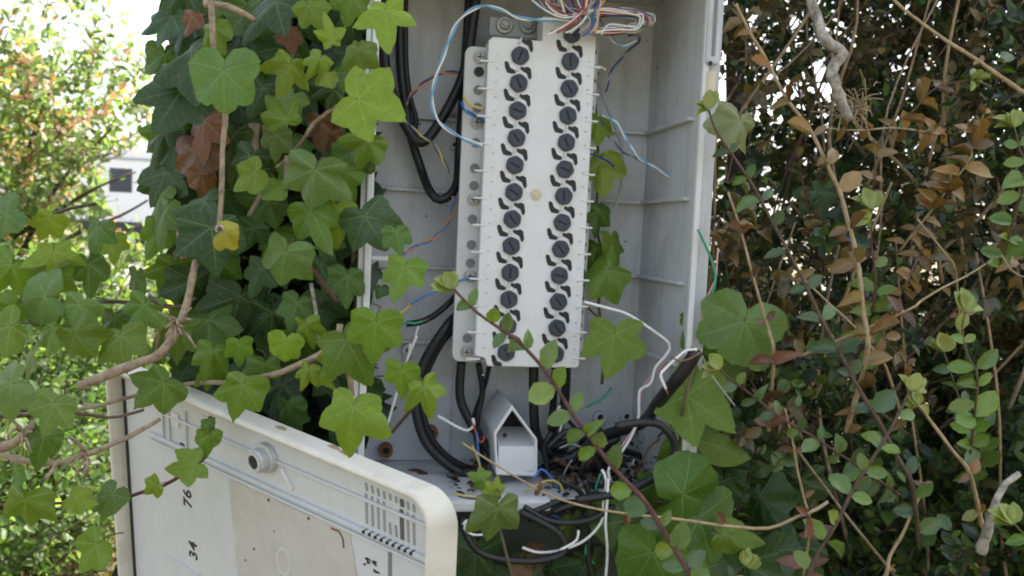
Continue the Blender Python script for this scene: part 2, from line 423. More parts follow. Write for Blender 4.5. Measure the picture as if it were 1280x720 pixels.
def twigs(starts, dirs, length, pairs, leaf, spread=.9, bend=.5, jl=.3):
    """leaf pairs along many curved twigs; returns leaf arrays + twig polylines + twig index of each leaf"""
    n = len(starts); dirs = dirs/np.linalg.norm(dirs, axis=1, keepdims=True)
    b = unit(n)*bend; tt = np.linspace(.08, 1, pairs)
    L = length*rng.uniform(.6, 1.3, n)
    pos = starts[:,None,:] + (dirs[:,None,:]*tt[None,:,None] + b[:,None,:]*(tt**2)[None,:,None]*.5)*L[:,None,None]
    tan = dirs[:,None,:] + b[:,None,:]*tt[None,:,None]; tan /= np.linalg.norm(tan, axis=2, keepdims=True)
    s1 = np.cross(tan, rng.normal(size=(n,1,3))); s1 /= np.linalg.norm(s1, axis=2, keepdims=True); s2 = np.cross(tan, s1)
    alt = (np.arange(pairs) % 2)[None,:,None]; side = np.where(alt == 0, s1, s2)
    out = []
    for sg in (-1, 1):
        t = tan*.55 + side*sg*spread + rng.normal(size=tan.shape)*.22
        nn = tan*1.0 - side*sg*.5 + rng.normal(size=tan.shape)*.35 + np.array([0,0,.4])
        out.append((pos, t, nn))
    P_ = np.concatenate([o[0].reshape(-1,3) for o in out]); T_ = np.concatenate([o[1].reshape(-1,3) for o in out]); N_ = np.concatenate([o[2].reshape(-1,3) for o in out])
    S_ = leaf*rng.uniform(1-jl, 1+jl, len(P_)); idx = np.tile(np.repeat(np.arange(n), pairs), 2)
    return P_, T_, N_, S_, idx, pos
def twig_mesh(name, polys, rad, mat, parent, kind='stuff'):
    """thin three-sided stems along (n,k,3) polylines"""
    n, k, _ = polys.shape
    d = polys[:,-1]-polys[:,0]; a = np.cross(d, unit(n)); a /= np.linalg.norm(a, axis=1, keepdims=True)+1e-9
    b = np.cross(d, a); b /= np.linalg.norm(b, axis=1, keepdims=True)+1e-9
    vs = []
    rr = np.linspace(rad, rad*.45, k)[None,:,None]
    for q in range(3):
        an = 2*math.pi*q/3; vs.append(polys + rr*(a*math.cos(an)+b*math.sin(an))[:,None,:])
    v = np.stack(vs, 2).reshape(-1,3)
    fs = []
    base = np.arange(n)[:,None]*k*3 + np.arange(k-1)[None,:]*3
    for q in range(3):
        q2 = (q+1) % 3; fs.append(np.stack([base+q, base+q2, base+3+q2, base+3+q], -1).reshape(-1,4))
    fl = np.concatenate(fs).astype(np.int32)
    c = (v.min(0)+v.max(0))/2; v = (v-c).astype(np.float32)
    me = bpy.data.meshes.new(name); me.vertices.add(len(v)); me.vertices.foreach_set('co', v.reshape(-1))
    me.loops.add(fl.size); me.loops.foreach_set('vertex_index', fl.reshape(-1))
    me.polygons.add(len(fl)); me.polygons.foreach_set('loop_start', np.arange(len(fl), dtype=np.int32)*4); me.polygons.foreach_set('loop_total', np.full(len(fl), 4, np.int32))
    me.polygons.foreach_set('use_smooth', np.ones(len(fl), bool)); me.materials.append(mat); me.update(calc_edges=True)
    o = link(bpy.data.objects.new(name, me), parent, Matrix.Translation(Vector(c)))
    if kind: o['kind'] = kind
    return o
def projn(p):
    q = p - np.array(CAM); z = q@np.array(f_); return 640+F*(q@np.array(r_))/z, 360-F*(q@np.array(u_))/z, z
def pick(cols, idx, probs):
    c = np.array(cols); k = rng.choice(len(c), size=idx, p=np.array(probs)/sum(probs)); return c[k]*rng.uniform(.7, 1.3, (idx,1))

# ================================================================== SETTING
def ground():
    n = 90; lim = 400
    q = np.sign(np.linspace(-1,1,n))*np.abs(np.linspace(-1,1,n))**3*lim
    vs = []; fs = []
    for j in q:
        for i in q:
            x, y = i, j+3
            z = .03*math.sin(x*3.1+1)*math.cos(y*2.7)*min(1, 6/(1+abs(x)+abs(y))) + .012*math.sin(x*9+y*7)
            vs.append((x, y, z if y < 6.5 else -.02))
    for j in range(n-1):
        for i in range(n-1): fs.append((j*n+i, j*n+i+1, (j+1)*n+i+1, (j+1)*n+i))
    m, t, b, o = nodes('ground_soil')
    c = ramp(t, noise(t, 2.2, 8, .65), [(.35, (.10,.065,.035)), (.5, (.16,.12,.06)), (.6, (.07,.10,.03)), (.75, (.11,.14,.045))])
    t.links.new(c, b.inputs['Base Color']); b.inputs['Roughness'].default_value = .9
    bump(t, b, noise(t, 30, 8, .7), .8, .03)
    g = mk('ground', vs, fs, m, None, True); g['kind'] = 'structure'
    m, t, b, o = nodes('asphalt')
    c = ramp(t, noise(t, 40, 6, .7), [(.3, (.16,.155,.145)), (.7, (.26,.25,.235))])
    t.links.new(c, b.inputs['Base Color']); b.inputs['Roughness'].default_value = .85; bump(t, b, noise(t, 120, 4), .5, .01)
    r = mk('road', [(-60,8.0,.03),(60,8.0,.03),(60,19,.03),(-60,19,.03)], [(0,1,2,3)], m); r['kind'] = 'structure'
    bm = bmesh.new(); box(bm, -60, 60, 7.82, 7.995, -.05, .13, .02)
    k = mkbm('kerb', bm, simple('kerb_concrete', (.42,.41,.38), .85, 0, .25, 14)); k['kind'] = 'structure'
ground()

# ================================================================== CABINET
YB, YF = .70, .585
XR = (W(808,250,YB).x + W(867,240,YF).x)/2
XL = W(469,150,YF).x
XLo = W(452,213,YF).x
XRo = W(896,200,YF).x
ZT = W(822,10,YB).z
ZB = W(600,622,YF).z
def cabinet():
    c = thing('telephone_cabinet', ((XL+XR)/2, .65, ZB-.5), 'open pale grey plastic telephone cabinet with its interior exposed, overgrown by ivy', 'cabinet')
    bm = bmesh.new(); box(bm, XL-.0015, XR+.0015, YB, YB+.004, ZB-.004, ZT+.004); mkbm('back_panel', bm, M_CAB, c)
    bm = bmesh.new(); box(bm, XL-.003, XL, YF+.004, YB-.0005, ZB, ZT); mkbm('side_wall', bm, M_CAB, c)
    bm = bmesh.new(); box(bm, XR, XR+.003, YF+.003, YB-.0005, ZB, ZT); mkbm('side_wall', bm, M_CAB, c)
    bm = bmesh.new(); box(bm, XL-.006, XR+.006, YF-.004, YB+.006, ZT+.0005, ZT+.006); mkbm('ceiling_panel', bm, M_CAB, c)
    bm = bmesh.new(); prism(bm, [(XLo-.012,ZT+.0065),(XRo+.012,ZT+.0065),(XRo-.02,ZT+.05),(XLo+.02,ZT+.05)], YF-.03, YB+.02, bev=.006); mkbm('roof', bm, M_CAB, c)
    bm = bmesh.new(); box(bm, XL-.006, XR+.006, YF+.012, YB+.004, ZB-.006, ZB-.0045, .0004); mkbm('floor_panel', bm, M_CAB, c)
    # front rim: a bright inner lip and a lower outer flange on both sides, a lip along the floor
    bm = bmesh.new(); box(bm, XR-.0012, XR+.0032, YF-.002, YF+.003, ZB, ZT, .0009); mkbm('lip', bm, M_LIP, c)
    bm = bmesh.new(); box(bm, XR+.0034, XRo, YF+.003, YF+.012, ZB+.01, ZT, .0012)
    mkbm('flange', bm, M_CAB, c)
    bm = bmesh.new(); box(bm, XRo-.003, XRo, YF+.0125, YB+.004, ZB, ZT, .0006); mkbm('outer_wall', bm, M_CAB, c)
    bm = bmesh.new(); box(bm, XL-.0038, XL+.0008, YF-.002, YF+.003, ZB, ZT, .0009); mkbm('lip', bm, M_LIP, c)
    bm = bmesh.new(); box(bm, XLo, XL-.004, YF+.003, YF+.010, ZB+.01, ZT, .0012); mkbm('flange', bm, M_LIP, c)
    bm = bmesh.new(); box(bm, XLo, XLo+.003, YF+.0105, YB+.004, ZB, ZT, .0006); mkbm('outer_wall', bm, M_CAB, c)
    bm = bmesh.new(); box(bm, XL-.008, W(690,620,YF).x, YF-.001, YF+.011, ZB-.0105, ZB-.002, .0022); mkbm('floor_lip', bm, M_LIP, c)
    bm = bmesh.new(); box(bm, XL+.004, XR-.004, YF+.03, YB-.01, -.06, ZB-.0065, .004); mkbm('plinth', bm, simple('plinth_grey', (.035,.042,.036), .7, 0, .3, 30), c)
    # hinge on the right flange
    xh = W(889,60,YF).x
    bm = bmesh.new(); z1, z0 = ZT, W(889,82,YF).z; box(bm, xh-.0052, xh+.0052, YF-.004, YF+.0028, z0, z1, .002)
    h = mkbm('hinge', bm, M_CAB, c)
    bm = bmesh.new(); box(bm, xh-.0012, xh+.0012, YF-.0048, YF-.0042, z0+.006, z1-.001, .0003); mkbm('groove', bm, M_HOLE, h)
    bm = bmesh.new(); prism(bm, disc(xh+.0007, 0, .0042, 14), W(892,118,YF).z, W(892,91,YF).z, frame_pt(Vector((0, YF-.0005, 0)), Vector((1,0,0)), Vector((0,1,0)), Vector((0,0,1)))); mkbm('hinge_pin', bm, M_PIN, c, False)
    bm = bmesh.new(); box(bm, xh-.0042, xh+.0052, YF-.004, YF+.0028, W(890,132,YF).z, W(890,119.5,YF).z, .001)
    mkbm('hinge_lug', bm, M_CAB, c)
    for (x, y) in ((888,79),(890,126)):
        p = W(x, y, YF-.0045); bm = bmesh.new(); prism(bm, disc(p.x, p.z, .0016, 8), YF-.005, YF-.0042); mkbm('rivet', bm, M_GROOVE, c)
    # shelf ribs on the back panel and the side wall
    for (x, y) in ((700,160),(700,248),(700,341),(700,431)):
        z = W(x, y, YB).z
        bm = bmesh.new(); box(bm, XL+.0005, XR-.0005, YB-.0055, YB+.001, z-.0014, z+.0014, .0008); mkbm('rib', bm, M_CAB, c)
        bm = bmesh.new(); box(bm, XR-.005, XR+.001, YF+.012, YB-.0056, z-.0014, z+.0014, .0008); mkbm('rib', bm, M_CAB, c)
    z = W(475,323,YF+.02).z
    bm = bmesh.new(); box(bm, XL+.001, XL+.016, YF+.016, YF+.024, z-.0015, z+.0015, .0008); mkbm('bracket', bm, M_LIP, c)
    # raised field of the back panel behind the block
    for (x0, x1, y0, y1) in ((567,571,436,588),):
        a = W(x0,y0,YB); b = W(x1,y1,YB); bm = bmesh.new(); box(bm, a.x, a.x+.0015, YB-.0025, YB+.001, b.z, a.z-.001, .0005); mkbm('rib', bm, M_CAB, c)
    # round screw bosses with dark holes
    fr = XZ
    for (x, y, r, rust) in ((748,520,8.5,0),(781,519,8,0),(511,437,8.5,0),(538,539,9,1),(560,140,6,0),(567,182,5,0),(482,561,9,1)):
        p = W(x, y, YB); s = YB/F; bm = bmesh.new()
        ringprism(bm, disc(p.x, p.z, r*s, 18), disc(p.x, p.z, r*s*.5, 18), YB-.007, YB+.001)
        bo = mkbm('screw_boss', bm, M_CAB if not rust else M_RUST, c)
        bm = bmesh.new(); prism(bm, disc(p.x, p.z, r*s*.52, 12), YB-.004, YB+.0005); mkbm('hole', bm, M_GROOVE, bo)
    for (x, y, Y) in ((822,168,YB-.02),(822,85,YB-.02),(782,302,YB),(748,92,YB),(460,155,YB),(533,270,YB),(823,247,.69),(853,248,.615),(525,155,YB),(505,62,YB)):
        p = W(x, y, Y-.0008); bm = bmesh.new(); q = .0009
        bmesh.ops.create_icosphere(bm, subdivisions=1, radius=q, matrix=Matrix.Translation(p)); mkbm('debris_speck', bm, M_BROWN, c)
    return c
CAB = cabinet()

# --- white cable hood at the bottom of the cabinet
def hood():
    p0 = W(646,560,.63)
    t = thing('cable_hood', (p0.x, .66, W(646,597,.63).z), 'white house shaped plastic cable hood with pointed dark opening at the bottom of the cabinet', 'cable hood')
    def q(x, y, Y=.63): v = W(x, y, Y); return (v.x, v.z)
    outer = [q(620,594), q(617,541), q(640,506), q(672,549), q(672,596)]
    cx = sum(p[0] for p in outer)/5; cz = sum(p[1] for p in outer)/5
    inner = [(cx+(x-cx)*.87, cz+(z-cz)*.87) for x, z in outer]
    bm = bmesh.new(); ringprism(bm, outer, inner, .63, .694, bev=.0009); mkbm('shell', bm, M_BLOCK, t)
    a, b = inner[1], inner[4]; zt = q(646,559)[1]; zs = q(646,550)[1]
    l = inner[0][0]; r = inner[4][0]
    bm = bmesh.new(); box(bm, l-.0005, r+.0005, .6315, .635, inner[0][1]-.001, zt, .0008); mkbm('front_plate', bm, M_BLOCK, t)
    bm = bmesh.new(); prism(bm, [(0, zt-.001),(.038, zs+.001),(.038, zs-.002),(0, zt-.004)], l, r, frame_pt(Vector((0,.6325,0)), Vector((0,1,0)), Vector((0,0,1)), Vector((1,0,0)))); mkbm('sloped_shelf', bm, M_BLOCK, t)
    bm = bmesh.new(); prism(bm, [(x, z) for x, z in inner], .672, .676); mkbm('dark_backing', bm, M_GROOVE, t)  # black panel stands in for the shade deep inside the cable opening
    p = q(630,543,.65); bm = bmesh.new(); bmesh.ops.create_icosphere(bm, subdivisions=2, radius=.0018, matrix=Matrix.Translation(W(631,544,.647))); mkbm('dirt_speck', bm, M_GROOVE, t)
hood()

# ================================================================== TERMINAL BLOCK
YP = .628
S = (W(700,255,YP)-W(600,255,YP)).length/100          # metres per photo pixel on the block's face
def block():
    xl = W(601,270,YP).x; xr = W(734,270,YP).x; zb = W(660,459,YP).z; zt = W(645,48,YP).z
    xm = W(678,48,YP).x; ztt = W(712,22,YP).z
    t = thing('terminal_block', ((xl+xr)/2, YP+.02, zb), 'tall white telephone terminal block with two columns of dark round caps', 'terminal block')
    bm = bmesh.new(); prism(bm, [(xl+.01,zb),(xr-.002,zb),(xr,zb+.002),(xr,ztt),(xm,ztt),(xm,zt),(xl+.003,zt),(xl,zt-.003),(xl,zb+.008),(xl+.008,zb+.006)], YP, YP+.022, bev=.0011)
    mkbm('face_plate', bm, M_BLOCK, t)
    # recessed side body on the right with dark notches
    bm = bmesh.new(); box(bm, xr-.006, xr+.0085, YP+.0225, YP+.045, zb+.01, ztt-.006, .001); body = mkbm('side_body', bm, M_RAIL, t)
    n = 22
    for i in range(n):
        z = zb+.02+(zt-zb-.02)*i/(n-1); bm = bmesh.new(); box(bm, xr+.003, xr+.0065, YP+.0215, YP+.0228, z-.0014, z+.0014, .0003); mkbm('notch', bm, M_GROOVE, body)
    # mounting rail with holes and screws
    zr0, zr1 = W(570,452,YP+.012).z, W(598,58,YP+.012).z
    xa = W(574,255,YP+.012).x-.0003; xb = xl+.004; r = .006
    poly = [(xb,zr0),(xb,zr1)] + [(xa+r-r*math.sin(a), zr1-r+r*math.cos(a)) for a in [k*math.pi/10 for k in range(6)]] + [(xa+r-r*math.cos(a), zr0+r-r*math.sin(a)) for a in [k*math.pi/10 for k in range(6)]]
    bm = bmesh.new(); prism(bm, poly, YP+.0125, YP+.0165, bev=.0006); rail = mkbm('mounting_rail', bm, M_RAIL, t)
    xh = W(592,243,YP+.012).x
    for y, k in ((71,1),(89,2),(112,0),(134,0),(153,1),(178,0),(210,0),(232,0),(249,1),(274,0),(306,0),(329,0),(345,1),(423,0),(440,1)):
        z = W(590,y,YP+.012).z
        if k == 1:
            bm = bmesh.new(); prism(bm, disc(xh,z,.0047,18), YP+.0108, YP+.0122, bev=.0005); prism(bm, disc(xh,z,.0034,14), YP+.0096, YP+.0107, bev=.0009); s = mkbm('screw', bm, M_STEEL, rail)
            continue
        bm = bmesh.new(); prism(bm, disc(xh,z,.0036 if k == 0 else .0038,14), YP+.0117, YP+.0124); mkbm('hole', bm, M_HOLE if k == 0 else M_CLIP, rail)
    # screw slots are cut as raised dark crosses on the block's screws
    for y in (71,153,249,345,440):
        z = W(590,y,YP+.012).z; bm = bmesh.new(); box(bm, xh-.0024, xh+.0024, YP+.0094, YP+.0097, z-.0004, z+.0004); box(bm, xh-.0004, xh+.0004, YP+.0091, YP+.0094, z-.0024, z+.0024); mkbm('screw_cross', bm, M_GROOVE, rail)
    # guides: small white pegs at both edges
    zrow = lambda i: W(650,70,YP).z + (W(634,374,YP).z-W(650,70,YP).z)*i/9
    pegs = []
    for i in range(12):
        for sd in (0, 1):
            z = zrow(i)-.5*34*S*.55+(.002 if sd else 0)
            x0, x1 = (xl-.0062, xl+.0042) if sd == 0 else (xr-.0055, xr+.0045)
            bm = bmesh.new(); box(bm, x0, x1, YP-.0006, YP+.0045, z-.0007, z+.0007, .0004); mkbm('wire_guide', bm, M_BLOCK, t)
    # caps and contact clips
    cl = [(-15,-21.4),(-12.8,-20),(-10.7,-15),(-5.7,-12.8),(-5,-10),(-8.5,-9.3),(-13.5,-10),(-15.7,-14.3),(-16.8,-20)]
    cr = [(2.8,-16.4),(6.4,-15.7),(10,-16.8),(13.1,-15),(14.3,-7.1),(13.1,-4.3),(11.4,-5),(9.3,-10),(5,-12.1),(2.8,-13.6)]
    def capmesh(k):
        bm = bmesh.new(); rr = random.Random(k); r = 11.0*S
        pol = [(r*(1+.035*math.cos(6*a+k))*math.cos(a), r*(1+.035*math.cos(6*a+k))*math.sin(a)) for a in [2*math.pi*i/24 for i in range(24)]]
        prism(bm, pol, -.0024, -.0002, bev=.0006)
        ringprism(bm, disc(0,0,9.2*S,18), disc(0,0,7.4*S,18), -.0029, -.0022)
        me = bpy.data.meshes.new('terminal_cap'); bm.to_mesh(me); bm.free(); me.materials.append(M_CAP); return me
    caps = [capmesh(k) for k in range(3)]
    bm = bmesh.new(); box(bm, -.0038, .0038, -.0031, -.0021, -.0007, .0007, .0002)
    sl = bpy.data.meshes.new('slot'); bm.to_mesh(sl); bm.free(); sl.materials.append(M_SLOT)
    def clipm(poly, nm):
        bm = bmesh.new(); cxm = sum(p[0] for p in poly)/len(poly); cym = sum(p[1] for p in poly)/len(poly)
        prism(bm, [((cxm*1.04+(x-cxm)*1.22)*S, -(cym-2.9+(y-cym)*1.22)*S) for x, y in poly], -.0006, .0006, bev=.0002); me = bpy.data.meshes.new(nm); bm.to_mesh(me); bm.free(); me.materials.append(M_CLIP); return me
    CL, CR = clipm(cl, 'contact_clip'), clipm(cr, 'contact_clip')
    bm = bmesh.new(); prism(bm, [(x*S, -y*S) for x, y in ((-4,-15),(0,-22),(2,-21),(-1,-14))], -.0016, .0006, bev=.0003)
    SP = bpy.data.meshes.new('spacer_tab'); bm.to_mesh(SP); bm.free(); SP.materials.append(M_RAIL)
    for col in (0, 1):
        if col == 0: x = W(642,242,YP).x; rows = range(12)
        else: x = W(704,245,YP).x; rows = range(-1, 12)
        for i in rows:
            if col == 0: z = zrow(i)
            else: z = W(711,77,YP).z + (W(696,377,YP).z-W(711,77,YP).z)*i/9
            x_ = x + rnd.uniform(-.0003,.0003)
            M = Matrix.Translation((x_, YP, z))
            kc = inst('terminal_cap', caps[rnd.randrange(3)], M @ Matrix.Rotation(rnd.uniform(0,6), 4, 'Y'), t)
            inst('slot', sl, M @ Matrix.Rotation(rnd.gauss(.7, .7), 4, 'Y'), kc)
            if i > -1:
                if not (col == 0 and i == 0): inst('contact_clip', CL, M, t)
                inst('contact_clip', CR, M, t); inst('spacer_tab', SP, M, t)
            if i == 11: inst('contact_clip', CL, Matrix.Translation((x_, YP, z-34*S*.85)), t)
    for i in range(24):                                    # faint printed row marks beside the right column
        z = zrow(0)-i*17*S; bm = bmesh.new(); box(bm, xr-.0052-.0004*(i % 3), xr-.0038, YP-.0003, YP+.0005, z-.0004, z+.0004); box(bm, xl+.0062, xl+.0074+.0005*(i % 2), YP-.0003, YP+.0005, z-.0005, z+.0003); mkbm('print_mark', bm, M_PRINT, t)
    p = W(670,243,YP); bm = bmesh.new(); prism(bm, disc(p.x,p.z,.0042,16), YP-.0012, YP+.001, bev=.0006); prism(bm, disc(p.x,p.z,.0022,12), YP-.002, YP-.001, bev=.0003); mkbm('centre_screw', bm, M_PIN, t)
    # grey zinc bracket with two bolts above the left column
    a = W(612,18,YP+.03); b = W(684,52,YP+.03)
    bm = bmesh.new(); box(bm, a.x, b.x, YP+.03, YP+.034, b.z, a.z, .0019); br = mkbm('bracket', bm, M_ZINC, t)
    for x, m in ((631,M_STEEL),(660,M_ZINC)):
        p = W(x,31,YP+.028); bm = bmesh.new(); prism(bm, disc(p.x,p.z,.0066,20), YP+.0275, YP+.0297, bev=.0006); prism(bm, disc(p.x,p.z,.0042,6), YP+.0245, YP+.0274, bev=.0008); prism(bm, disc(p.x,p.z,.0022,10), YP+.023, YP+.0244, bev=.0004); mkbm('bolt', bm, m, br)
    a = W(616,18,YP+.02)
    bm = bmesh.new(); box(bm, xl-.004, xl+.02, YP+.0345, YB-.0005, zt-.012, zt-.002, .001); box(bm, xl+.01, xr-.01, YP+.0455, YB-.0005, zb+.03, zb+.045, .001); mkbm('standoff', bm, M_ZINC, t)
block()

# ================================================================== CABINET COVER (lying on its side, bottom left)
TLb, TRb = P(150,448,.665), P(574,619,.478)
DX = (TRb-TLb); L = DX.length; DX.normalize()
dn = (r_*.035 - u_*.974 + f_*.178); DZ = (dn - DX*dn.dot(DX)).normalized()
DN = DX.cross(DZ); DN = DN if DN.dot(f_) < 0 else -DN          # towards the camera
T = .0145; H = min(TLb.z, TRb.z)/-DZ.z                      # it stands on the ground
dfr = frame_pt(TLb, DX, DZ, DN)
def duv(px, py, w=.0035):                                      # pixel -> (u,v) on the cover's inner face
    d = ray(px, py); k = (TLb + DN*w - CAM).dot(DN)/d.dot(DN); q = CAM + d*k - TLb
    return (q.dot(DX), q.dot(DZ))
def cover():
    t = thing('cabinet_cover', TLb+DX*L/2+DZ*H, 'detached off white cabinet cover propped below the cabinet, its numbered inner side facing out', 'cabinet cover')
    r = .020
    def rr(off, k=7):
        q = max(r-off, .002); pts = []
        for (cx, cy, a0) in ((L-r,r,-90),(L-r,H-r,0),(r,H-r,90),(r,r,180)):
            for i in range(k+1):
                a = R(a0+90*i/k); pts.append((cx+q*math.cos(a), cy+q*math.sin(a)))
        return pts
    prof = [(0,0),(.0006,T-.0045),(.0008,T-.0015),(.0022,T-.0003),(.0036,T),(.0048,T-.001),(.0052,T-.003),(.0052,.003)]
    vs, fs = [], []
    n = len(rr(0))
    for off, w in prof: vs += [dfr(p[0]-.0075*min(1, w/.011)*max(0, (p[0]-L*.5)/(L*.5)), p[1], w) for p in rr(off)]
    for k in range(len(prof)-1):
        for i in range(n): fs.append((k*n+i, k*n+(i+1) % n, (k+1)*n+(i+1) % n, (k+1)*n+i))
    o = mk('rim', vs, fs, M_RIMC, t, True)
    bm = bmesh.new(); prism(bm, [(p[0]-.006*max(0, (p[0]-L*.5)/(L*.5)), p[1]) for p in rr(.0025)], 0.0002, .003, dfr); mkbm('panel', bm, M_DOOR, t)
    Ri = .006
    # dark strips along the inside of the rim, top and left
    bm = bmesh.new(); box(bm, Ri, L-.018, .003, .0046, .0052, .0098, fr=lambda a,b,n: dfr(a, n, b) if 0 else dfr(a, b, n)) if 0 else None
    def strip(name, a, b, w, h, mat, bev=.0004, base=.003):
        """bar on the panel from (u,v) a to b"""
        d = Vector((b[0]-a[0], b[1]-a[1])); d.normalize(); q = Vector((-d.y, d.x))*w/2
        bm = bmesh.new(); prism(bm, [(a[0]+q.x,a[1]+q.y),(b[0]+q.x,b[1]+q.y),(b[0]-q.x,b[1]-q.y),(a[0]-q.x,a[1]-q.y)], base, base+h, dfr, bev); return mkbm(name, bm, mat, t)
    strip('dark_strip', (.022,.0102), (L-.016,.0102), .0030, .0008, M_GROOVE, .0002)
    strip('dark_strip', (.0085,.014), (.0085,H-.02), .0035, .0008, M_GROOVE, .0002)
    # long rails
    for (a, b, w, h) in (((200,520),(536,651),.0022,.002),((188,545),(538,694),.0026,.003),((188,553),(538,704),.0018,.002)):
        A, B = duv(*a), duv(*b); v = (A[1]+B[1])/2
        strip('rail', (max(.012,A[0]),A[1]*.35+v*.65), (min(L-.0075,B[0]),B[1]*.35+v*.65), w, h, M_DOOR, .0006)
    # short cross rails at the left end and a small frame
    for (a, b) in (((203,503),(205,553)),((211,506),(213,556)),((232,514),(234,565))): strip('rail', duv(*a), duv(*b), .0016, .0018, M_DOOR, .0004)
    c = duv(219,524); bm = bmesh.new(); box(bm, c[0]-.005, c[0]+.005, .003, .0042, c[1]-.005, c[1]+.006, .0006, fr=lambda a,b,n: dfr(a,b,n)); mkbm('label_holder', bm, M_LIP, t)
    strip('rail', duv(203,690), duv(250,720), .0016, .0016, M_DOOR, .0004)
    strip('rail', duv(352,585), duv(366,612), .0028, .002, M_LIP, .0006)
    # vent slats: thin raised ribs with dark slots between
    for i in range(9):
        x = 457+i*7.4; yo = (x-457)*.45
        if i in (4,5): seg = ((604,612),(640,655))
        else: seg = ((604,614),(617,655))
        for y0, y1 in seg: strip('vent_slot', duv(x, y0+yo), duv(x+1.2, y1+yo), .0017 if i != 6 else .0030, .0006, M_VENT if i != 6 else simple('slot_dirt', (.1,.1,.1), .8), .0002)
        strip('vent_slot', duv(x+1.2, 661+yo), duv(x+1.7, 664.5+yo), .0016, .0042, M_GROOVE, .0002)
    strip('stain_streak', duv(487,686), duv(487,760), .003, .0004, M_HOLE, .0001)
    # lock
    c = duv(334,571); bm = bmesh.new(); prism(bm, disc(c[0],c[1],.0105,18), .003, .008, dfr, .0012); lk = mkbm('lock', bm, M_LOCK, t)
    bm = bmesh.new(); prism(bm, disc(c[0],c[1],.0085,8,.3), .0075, .0140, dfr, .0012); mkbm('lock_nut', bm, M_LOCK, lk)
    bm = bmesh.new(); prism(bm, disc(c[0],c[1],.0048,14), .0135, .0147, dfr, .0004); mkbm('keyhole', bm, M_GROOVE, lk)
    bm = bmesh.new(); ringprism(bm, disc(c[0],c[1],.0072,16), disc(c[0],c[1],.005,16), .0136, .0154, dfr); mkbm('lock_collar', bm, M_LOCK, lk)
    # peeling sticker with ragged edge and a stamped ring
    ctrl = [duv(285,600), duv(305,604), duv(313,614), duv(330,614), duv(350,628), duv(385,644), duv(420,655), duv(436,663), duv(441,690), duv(446,722), (duv(446,722)[0], duv(446,722)[1]+.09), (duv(297,722)[0], duv(297,722)[1]+.09), duv(297,722), duv(294,680), duv(296,676), duv(290,650), duv(288,624)]
    bm = bmesh.new(); prism(bm, ctrl, .0031, .0036, dfr); st = mkbm('sticker', bm, M_STICK, t)
    c = duv(355,702); bm = bmesh.new(); ringprism(bm, [(c[0]+.0075*math.cos(a), c[1]+.0105*math.sin(a)) for a in [i*math.pi/10 for i in range(20)]], [(c[0]+.006*math.cos(a), c[1]+.0088*math.sin(a)) for a in [i*math.pi/10 for i in range(20)]], .0036, .0039, dfr); mkbm('stamped_ring', bm, M_DOOR, st)
    for (x, y, s) in ((318,686,1.2),(307,700,1),(343,664,.8),(336,625,1.5),(386,648,1.4),(318,584,.7)):
        c = duv(x, y); bm = bmesh.new(); prism(bm, disc(c[0],c[1],.0008*s,7), .0036, .0040, dfr); mkbm('dirt_speck', bm, M_BROWN, st)
    for (a, b) in (((414,660),(424,664)),((424,664),(429,673)),((429,673),(430,685))): strip('torn_edge', duv(*a), duv(*b), .0014, .0010, M_RUST, .0002)
    for i in range(9):
        c = duv(453+rnd.uniform(0,20), 705+rnd.uniform(-6,14)); bm = bmesh.new(); prism(bm, [(c[0]+rnd.uniform(.0005,.003)*math.cos(a), c[1]+rnd.uniform(.0003,.0014)*math.sin(a)) for a in [k*1.05 for k in range(6)]], .003, .0034, dfr); mkbm('print_smudge', bm, M_INK, t)
    # printed numbers, rotated a quarter turn
    for s, x, y, hgt in (('9',233,566,.0095),('76',239,637,.0105),('34',246,702,.0105)):
        cu = bpy.data.curves.new('number', 'FONT'); cu.body = s; cu.size = hgt*1.35; cu.extrude = .0001; cu.space_character = 1.1; cu.offset = .0003
        tmp = bpy.data.objects.new('tmp', cu); COL.objects.link(tmp); bpy.context.view_layer.update()
        me = bpy.data.meshes.new_from_object(tmp.evaluated_get(bpy.context.evaluated_depsgraph_get())); bpy.data.objects.remove(tmp); bpy.data.curves.remove(cu)
        me.name = 'number'; me.materials.clear(); me.materials.append(M_INK)
        u, v = duv(x, y); o = bpy.data.objects.new('number', me)
        # text x runs up the panel (-DZ), text y runs left (-DX)
        M = Matrix((-DZ, -DX, DN)).transposed().to_4x4()
        link(o, t, Matrix.Translation(dfr(u, v, .00315)) @ M)
    # stains on the rim's top edge
    for (x, y) in ((418,559),(432,566),(352,535)):
        d = ray(x, y); k = (TLb-CAM).dot(DZ)/d.dot(DZ); q = CAM+d*k-TLb; a, n0 = q.dot(DX), q.dot(DN)
        bm = bmesh.new(); prism(bm, [(a+.005*math.cos(s)*(1+.3*math.sin(3*s)), n0+.0018*math.sin(s)) for s in [i*.7 for i in range(9)]], -.0003, .0002, lambda p, q2, n: dfr(p, n, q2)); mkbm('rust_stain', bm, M_TAN, t)
cover()

